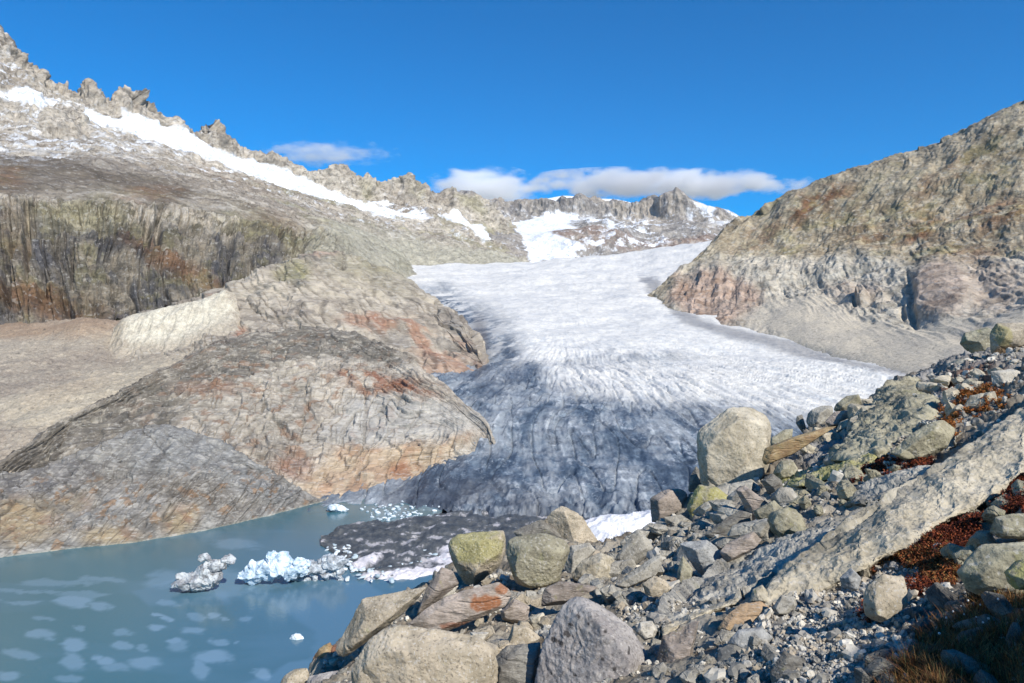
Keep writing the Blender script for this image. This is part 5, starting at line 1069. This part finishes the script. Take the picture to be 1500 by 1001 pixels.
# ------------------------------------------------------------------ plants
def tuft_mesh(pts, nrm, kind, r):
    """thin bent blades or twigs with small leaves, all quads"""
    V = []; Q = []; Cc = []
    pal = {'rust': ['7A4526', '91552E', '6B3A22', '8C6A3C'], 'red': ['5E2A1C', '7A3A22', '8C4A2A', '4A2218'], 'orange': ['A05A28', '8A5A2C', 'A8733A', '7A4A2A'],
           'grass': ['6E4A2A', '8A5A30', '553A24', '9A7644', '66603A']}[kind]
    pal = [H(x, 1.0) for x in pal]
    for p in pts:
        sc = p[1]
        if kind == 'grass': nb, h, wd = 7, r.uniform(.05, .15), .0022
        else: nb, h, wd = 5, r.uniform(.03, .075), .0045
        h *= (sc / 5) ** .55; wd *= (sc / 5) ** .8
        for k in range(nb):
            a = r.uniform(0, 6.28); lean = r.uniform(.2, 1.1); w = wd * r.uniform(.7, 1.4)
            dx, dy = math.cos(a), math.sin(a); px, py = -dy * w, dx * w
            ox, oy = r.uniform(-.02, .02), r.uniform(-.02, .02); hh = h * r.uniform(.6, 1.1)
            c = pal[int(r.integers(len(pal)))] * r.uniform(.7, 1.3)
            b = len(V)
            for s, t in ((0, 1), (.5, .8), (1, .15)):
                X = p[0] + ox + dx * lean * hh * s * s; Y = p[1] + oy + dy * lean * hh * s * s; Z = p[2] - .005 + hh * s * (1 - .25 * lean * s)
                V += [(X - px * t, Y - py * t, Z), (X + px * t, Y + py * t, Z)]; Cc += [c, c]
            Q += [(b, b + 1, b + 3, b + 2), (b + 2, b + 3, b + 5, b + 4)]
            if kind != 'grass':      # leaves along the twig
                for s in (.35, .6, .85, 1.0):
                    X = p[0] + ox + dx * lean * hh * s * s; Y = p[1] + oy + dy * lean * hh * s * s; Z = p[2] + hh * s * (1 - .25 * lean * s)
                    l = wd * 2.2; n3 = r.normal(size=3); n3 /= np.linalg.norm(n3); m3 = np.cross(n3, r.normal(size=3)); m3 /= np.linalg.norm(m3)
                    b = len(V); q = np.array([X, Y, Z]); V += [tuple(q), tuple(q + n3 * l + m3 * l * .45), tuple(q + n3 * 2 * l), tuple(q + n3 * l - m3 * l * .45)]
                    c2 = c * r.uniform(.8, 1.5); Cc += [c2] * 4; Q += [(b, b + 1, b + 2, b + 3)]
    return V, Q, Cc

def plants(P, UV):
    u = (P[..., 0] / P[..., 1] * F + 750).ravel(); v = ((CAM - P[..., 2]) / P[..., 1] * F + 500.5).ravel(); Pf = P.reshape(-1, 3)
    r = np.random.default_rng(5)
    mt = mat_surface('plant_leaf', scale=15, var=.2, bump=0, dist=.01, rough=.8)
    labels = ['rust-brown creeping shrubs along the lower edge of the pale rib', 'dark red creeping shrubs in the hollow between rib and boulders', 'dark red low plants on the rock near the right edge', 'small dark red plant patch on the gravel', 'tiny red plant patch beside pale pebbles', 'orange low plants under the right skyline', 'small orange plants above the olive boulder', 'red plants under the rounded olive boulder', 'brown tussock grass in shade at the bottom right corner', 'small orange plant tuft beside the right edge']
    names = ['shrub', 'shrub', 'shrub', 'shrub', 'shrub', 'shrub', 'shrub', 'shrub', 'tussock_grass', 'shrub']
    for (poly, kind, dens), lab, nm in zip(VEG, labels, names):
        m = in_poly(u + r.normal(0, 4, u.shape), v + r.normal(0, 4, u.shape), poly, 1) > .5
        idx = np.nonzero(m)[0]
        if len(idx) == 0: continue
        A = 0; q = np.array(poly); A = abs(np.sum(q[:, 0] * np.roll(q[:, 1], -1) - np.roll(q[:, 0], -1) * q[:, 1])) / 2
        num = int(min(len(idx) * 3, A * (.24 if kind != 'grass' else .16) * dens)); pick = r.choice(idx, num)
        if kind == 'grass':
            ctr = Pf[r.choice(idx, 130)]; pick = idx[[int(np.argmin(np.sum((Pf[idx][:, :2] - (c[:2] + r.normal(0, .045, 2))) ** 2, 1))) for c in np.repeat(ctr, 14, 0)]]; num = len(pick)
        pts = Pf[pick] + np.stack([r.normal(0, .01, num), r.normal(0, .01, num), r.uniform(0, .03, num)], -1)
        V, Q, Cc = tuft_mesh(pts, None, kind, r)
        org = pts.mean(0)
        o = make_mesh(nm, V, Q, Cc, mt, smooth=False, origin=org)
        tag(o, lab, 'grass' if nm != 'shrub' else 'shrub')
        if nm == 'tussock_grass': grass = o; gp = pts
    # white seed heads over the grass
    wm = mat_plain('seed_fluff', (.75, .73, .7), .9, .1, 60)
    D, Fc = ico(3)
    heads = [(1408, 888), (1418, 880), (1436, 886), (1444, 876), (1459, 892), (1448, 906), (1376, 928), (1440, 912), (1430, 904), (1452, 880), (1396, 896), (1462, 878), (1425, 893), (1412, 900), (1386, 905)]
    stm = mat_plain('seed_stem', tuple(H('6B4A2A')), .8, .2, 40)
    for (a, b) in heads:
        k = np.argmin((u - a) ** 2 + (v - (b + 22)) ** 2); g = Pf[k]; d = g[1] - .02
        top = pt(a, b, d); R_ = .0062 * r.uniform(.7, 1.2)
        V = D * (1 + np.clip(r.normal(0, .12, (len(D), 1)), -.3, .3)) * R_ * np.array([1, 1, 1.15]) + top
        hd = make_mesh('seed_head', V, Fc, None, wm, smooth=True, origin=top)
        n = 6; base = g; Vs = []; Qs = []
        for i in range(n):
            s = i / (n - 1); c = base * (1 - s) + top * s; c = c + np.array([math.sin(s * 3) * .006, 0, 0])
            for j in range(4):
                an = j * math.pi / 2; Vs.append(c + np.array([math.cos(an), math.sin(an), 0]) * .0012)
        for i in range(n - 1):
            for j in range(4): Qs.append((i * 4 + j, i * 4 + (j + 1) % 4, i * 4 + 4 + (j + 1) % 4, i * 4 + 4 + j))
        st = make_mesh('stem', Vs, Qs, None, stm, origin=base)
        for x in (hd, st):
            x.parent = grass; x.matrix_parent_inverse = grass.matrix_basis.inverted()

# ------------------------------------------------------------------ icebergs
def berg(label, poly, colr, second, thick=.8, lvl=6, name='iceberg', cat='iceberg', seed=1, sharp=36, rough=2.4, sink=.8, cover=None, squash=1.0):
    p = np.array(poly, float); vb = p[:, 1].max(); d = CAM * F / (vb - 500.5) + 2
    pts = np.array([pt(u, v, d) for u, v in p]); pts[:, 2] = np.maximum(pts[:, 2], -sink)
    V, Fc, c0, size = rock_geo(pts, thick, seed, lvl, sharp=sharp, rough=rough)
    V[:, 2] += (ridged(V, .5, 4, .6, seed=seed) - .5) * size * .3
    b2 = fbm(V, 1.2 / size, 5, .65, seed=seed + 40)
    col = mix(hexlin(colr, .88), hexlin(second, .8), sm(b2, -.05, .25))
    o = make_mesh(name, V, Fc, col, M['berg'], origin=np.array([c0[0], c0[1], 0])); tag(o, label, cat)
    return o

def T5(*a): return [(x / 2.5, 650 + y / 2.5) for x, y in a]
def icebergs():
    # pitted grey berg with two knobs: body plus knobs grown into one mesh
    d = CAM * F / (866 - 500.5)
    def blob(cu, cv, ru, rv, seed, lvl=6, th=.9):
        a = np.linspace(0, 2 * math.pi, 9, endpoint=False); r = np.random.default_rng(seed)
        pl = [(cu + math.cos(t) * ru * r.uniform(.85, 1.1), cv + math.sin(t) * rv * r.uniform(.85, 1.1)) for t in a]
        pts = np.array([pt(x, y, d) for x, y in pl]); return rock_geo(pts, th, seed, lvl, sharp=60, rough=1.4)
    def merged(blobs, label, ca, cb, seed, dirt=0):
        Vs = []; Fs = []; k = 0
        for b in blobs:
            V, Fc, c0, s = blob(*b); Vs.append(V); Fs.append(Fc + k); k += len(V)
        V = np.concatenate(Vs); V[:, 2] = np.where(V[:, 2] < -1, -1, V[:, 2])
        V[:, 2] += (ridged(V, .25, 3, .5, seed=seed + 9) - .5) * 1.3 * (V[:, 2] > .2); V[:, 0] += fbm(V, .3, 3, .5, seed=seed + 11) * 1.2; V[:, 1] += fbm(V, .3, 3, .5, seed=seed + 12) * 1.2
        b2 = fbm(V, .35, 5, .65, seed=seed); b3 = fbm(V, 1.0, 4, .7, seed=seed + 3)
        col = mix(hexlin(ca, .88), hexlin(cb, .8), sm(b2, -.15, .2)); col = mix(col, hexlin('5C564E', .7), sm(b3, .08, .3) * dirt)
        o = make_mesh('iceberg', V, np.concatenate(Fs), col, M['berg'], origin=np.array([V[:, 0].mean(), V[:, 1].mean(), 0])); tag(o, label, 'iceberg')
    merged([(286, 853, 36, 13, 11, 6, 1.2), (305, 842, 24, 18, 12, 6, .9), (316, 828, 18, 12, 13, 6, .9), (334, 821, 12, 8, 14, 5), (300, 818, 11, 5, 15, 5), (270, 845, 20, 5, 16, 5)], 'grey pitted iceberg with two knobs, leftmost in the lake', 'C4C8C8', '97989A', 31, .7)
    d = CAM * F / (855 - 500.5)
    r = np.random.default_rng(3); bl = [(372, 843, 24, 11, 20, 6, 1.5), (395, 834, 26, 15, 21, 6, 1.2), (410, 825, 20, 17, 22, 6, 1), (425, 836, 22, 12, 23, 6, 1.2), (400, 815, 12, 9, 24, 5), (440, 828, 14, 11, 26, 6)]
    for i in range(40): bl.append((r.uniform(360, 450), r.uniform(822, 845), r.uniform(3, 7), r.uniform(3, 6), 60 + i, 4, 1.2))
    merged(bl, 'bluish white crumbled ice heap in the middle of the lake', 'DCE9F2', 'A9C3D6', 33, .08)
    d = CAM * F / (850 - 500.5); bl = [(462, 832, 24, 10, 27, 6, 1.2), (488, 822, 20, 12, 28, 6, 1.2), (440, 850, 20, 5, 29, 5, 1.5), (478, 840, 16, 6, 30, 5, 1.2)]
    for i in range(40): bl.append((r.uniform(430, 505), r.uniform(818, 850), r.uniform(3, 7), r.uniform(2.5, 5), 160 + i, 4, 1.2))
    merged(bl, 'greyish white broken ice between the blue heap and the dirty shelf', 'CDD4D8', 'A5AAAE', 35, .5)
    berg('small white floe at the far end of the lake below the rock hill', [(478, 748), (480, 741), (490, 738), (502, 741), (512, 746), (508, 751), (490, 751)], 'E8F0F4', 'C4D4DE', .9, 5, seed=41)
    berg('tiny white floe drifting near the tan shore boulder', [(423, 937), (426, 931), (434, 927), (442, 931), (447, 937), (440, 940), (428, 940)], 'EAF2F6', 'C8D8E2', .9, 5, seed=42)
    berg('tiny white ice lump left of the dirty ice shelf', [(505, 775), (507, 770), (511, 770), (514, 775)], 'E8F0F4', 'C4D4DE', .9, 4, seed=43)
    # slushy blocks in front of the snout
    r = np.random.default_rng(9); protos = []
    for k in range(5):
        an = np.linspace(0, 2 * math.pi, 7, endpoint=False) + r.uniform(-.3, .3, 7)
        pts = np.stack([np.cos(an), np.zeros(7) + 50, np.sin(an) * .7 + CAM], -1)
        V, Fc, c0, s = rock_geo(pts, .8, 300 + k, 4, sharp=30, rough=1.4)
        o = make_mesh('ice_block', V - c0, Fc, np.ones((len(V), 3)) * hexlin(['DCE6EA', 'C2D0D6', 'CFDADF', 'B4C4CA', 'E4ECEF'][k], .85), M['berg']); protos.append(o.data); bpy.data.objects.remove(o)
    for i in range(120):
        cu = r.normal(588, 34); cv = r.normal(752, 11)
        if not (520 < cu < 690 and 732 < cv < 775): continue
        dd = CAM * F / (cv - 500.5); p = pt(cu, cv, dd); s = r.uniform(.4, 1.6)
        o = bpy.data.objects.new('ice_block', protos[i % 5]); o.location = (p[0], p[1], .2 * s); o.scale = (s, s, s * r.uniform(.4, .9)); o.rotation_euler = (r.uniform(-.4, .4), r.uniform(-.4, .4), r.uniform(0, 6))
        C.objects.link(o); tag(o, 'small white ice block floating in the slush before the glacier snout', 'ice block', 'ice blocks before the snout')

    for i in range(110):
        t = r.uniform(0, 1)
        if i % 2: cu, cv = 484 + 50 * t + r.normal(0, 10), 800 + 45 * t + r.normal(0, 6)
        else: cu, cv = 540 + 125 * t + r.normal(0, 8), 848 - 38 * t + r.normal(0, 7)
        dd = CAM * F / (cv - 500.5); p = pt(cu, cv, dd); q = r.uniform(.4, 1.7)
        o = bpy.data.objects.new('ice_block', protos[i % 5]); o.location = (p[0], p[1], .8 if cu > 500 else .2); o.scale = (q, q, q * r.uniform(.4, .9)); o.rotation_euler = (r.uniform(-.5, .5), r.uniform(-.5, .5), r.uniform(0, 6))
        C.objects.link(o); tag(o, 'white ice lump in the rubble along the edge of the dirty ice shelf', 'ice block', 'ice rubble along the shelf edge')

# ------------------------------------------------------------------ clouds
def cloud(label, cu, cv, ru, rv, dist, dens, seed, flat=1.0, depth=.5, thr=.0, scale=1.6):
    c = pt(cu, cv, dist); s = dist / F
    D, Fc = ico(4)
    o = make_mesh('cloud', D, Fc, None, None, smooth=True)
    o.location = c; o.scale = (ru * s, ru * s * depth, rv * s)
    m = bpy.data.materials.new('cloud_vapour'); m.use_nodes = True; nt = m.node_tree; N = nt.nodes; L = nt.links
    N.remove(N['Principled BSDF']); out = [n for n in N if n.type == 'OUTPUT_MATERIAL'][0]
    pv = N.new('ShaderNodeVolumePrincipled'); pv.inputs['Color'].default_value = (1, 1, 1, 1); pv.inputs['Anisotropy'].default_value = .1
    tc = N.new('ShaderNodeTexCoord'); ln = N.new('ShaderNodeVectorMath'); ln.operation = 'LENGTH'; L.new(tc.outputs['Object'], ln.inputs[0])
    mp = N.new('ShaderNodeMapping'); mp.inputs['Scale'].default_value = (scale * ru / rv * .42, scale * 1.2, scale * flat); mp.inputs['Location'].default_value = (seed, seed * 2, 0); L.new(tc.outputs['Object'], mp.inputs['Vector'])
    nz = N.new('ShaderNodeTexNoise'); nz.inputs['Scale'].default_value = 1; nz.inputs['Detail'].default_value = 5; nz.inputs['Roughness'].default_value = .58; L.new(mp.outputs[0], nz.inputs['Vector'])
    a = N.new('ShaderNodeMath'); a.operation = 'MULTIPLY_ADD'; L.new(nz.outputs['Fac'], a.inputs[0]); a.inputs[1].default_value = 2.2; a.inputs[2].default_value = -.55 + thr
    b = N.new('ShaderNodeMath'); b.operation = 'SUBTRACT'; L.new(a.outputs[0], b.inputs[0]); L.new(ln.outputs['Value'], b.inputs[1])
    r = N.new('ShaderNodeMapRange'); r.inputs['From Min'].default_value = 0; r.inputs['From Max'].default_value = .45; r.inputs['To Max'].default_value = dens; L.new(b.outputs[0], r.inputs['Value'])
    L.new(r.outputs[0], pv.inputs['Density']); L.new(pv.outputs[0], out.inputs['Volume'])
    o.data.materials.append(m); tag(o, label, 'cloud'); return o

def clouds():
    cloud('puffy white cloud rising behind the far ridge', 706, 280, 100, 38, 9000, .010, 3.1, thr=.28, scale=2.2)
    cloud('long flat lens-shaped cloud over the far peak', 960, 271, 240, 20, 9500, .007, 8.3, thr=.3, scale=1.1, depth=.35)
    cloud('small thin cloud wisp above the left ridge', 466, 226, 130, 22, 9000, .0045, 5.7, thr=.12, scale=1.8, depth=.35)

def haze():
    x0, x1, y0, y1, z0, z1 = -4200, 4600, -60, 5900, -60, 1650
    V = [(x, y, z) for z in (z0, z1) for y in (y0, y1) for x in (x0, x1)]
    o = make_mesh('haze', V, [(0, 2, 3, 1), (4, 5, 7, 6), (0, 1, 5, 4), (2, 6, 7, 3), (0, 4, 6, 2), (1, 3, 7, 5)], None, None, smooth=False)
    m = bpy.data.materials.new('haze_air'); m.use_nodes = True; nt = m.node_tree; nt.nodes.remove(nt.nodes['Principled BSDF'])
    out = [n for n in nt.nodes if n.type == 'OUTPUT_MATERIAL'][0]; pv = nt.nodes.new('ShaderNodeVolumePrincipled')
    pv.inputs['Color'].default_value = (.9, .94, 1, 1); pv.inputs['Density'].default_value = .000012; nt.links.new(pv.outputs[0], out.inputs['Volume'])
    o.data.materials.append(m); o['kind'] = 'stuff'; o['label'] = 'thin mountain air paling the far ridges'

# ------------------------------------------------------------------ build
left_mountain(); far_range(); back_hill(); middle_hill(); front_hill(); moraine(); right_hill(); glacier(); debris_ice(); lake()
Pn, UVn = near_slope()
boulders(); rubble(Pn, UVn); plants(Pn, UVn); icebergs(); clouds(); haze()

# ------------------------------------------------------------------ light, sky, camera
AZ, EL = math.radians(145), math.radians(39)      # azimuth clockwise from the view direction
w = bpy.data.worlds.new('World'); bpy.context.scene.world = w; w.use_nodes = True
nt = w.node_tree; bg = nt.nodes['Background']; sky = nt.nodes.new('ShaderNodeTexSky'); sky.sky_type = 'NISHITA'; sky.sun_disc = False
sky.sun_elevation = EL; sky.sun_rotation = AZ; sky.altitude = 2300; sky.air_density = 1.0; sky.dust_density = .2; sky.ozone_density = 2.5
hs = nt.nodes.new('ShaderNodeHueSaturation'); hs.inputs['Saturation'].default_value = 1.68; hs.inputs['Hue'].default_value = .502; hs.inputs['Value'].default_value = 1.25
nt.links.new(sky.outputs[0], hs.inputs['Color']); nt.links.new(hs.outputs[0], bg.inputs['Color']); bg.inputs['Strength'].default_value = .11
sd = bpy.data.lights.new('sun', 'SUN'); sd.energy = 4.8; sd.angle = math.radians(.5); sd.color = (1, .95, .87)
so = bpy.data.objects.new('sun', sd); C.objects.link(so)
to = Vector((math.sin(AZ) * math.cos(EL), math.cos(AZ) * math.cos(EL), math.sin(EL))); so.rotation_euler = to.to_track_quat('Z', 'Y').to_euler(); so.location = (60, -80, 200)
cd = bpy.data.cameras.new('camera'); cd.sensor_width = 36; cd.lens = 36 * F / 1500; cd.clip_start = .1; cd.clip_end = 40000
co = bpy.data.objects.new('camera', cd); C.objects.link(co); co.location = (0, 0, CAM); co.rotation_euler = (math.radians(90), 0, 0)
sc = bpy.context.scene; sc.camera = co
sc.view_settings.view_transform = 'Standard'; sc.view_settings.look = 'None'; sc.view_settings.exposure = .32; sc.view_settings.gamma = 1
sc.cycles.volume_max_steps = 256; sc.cycles.volume_bounces = 8
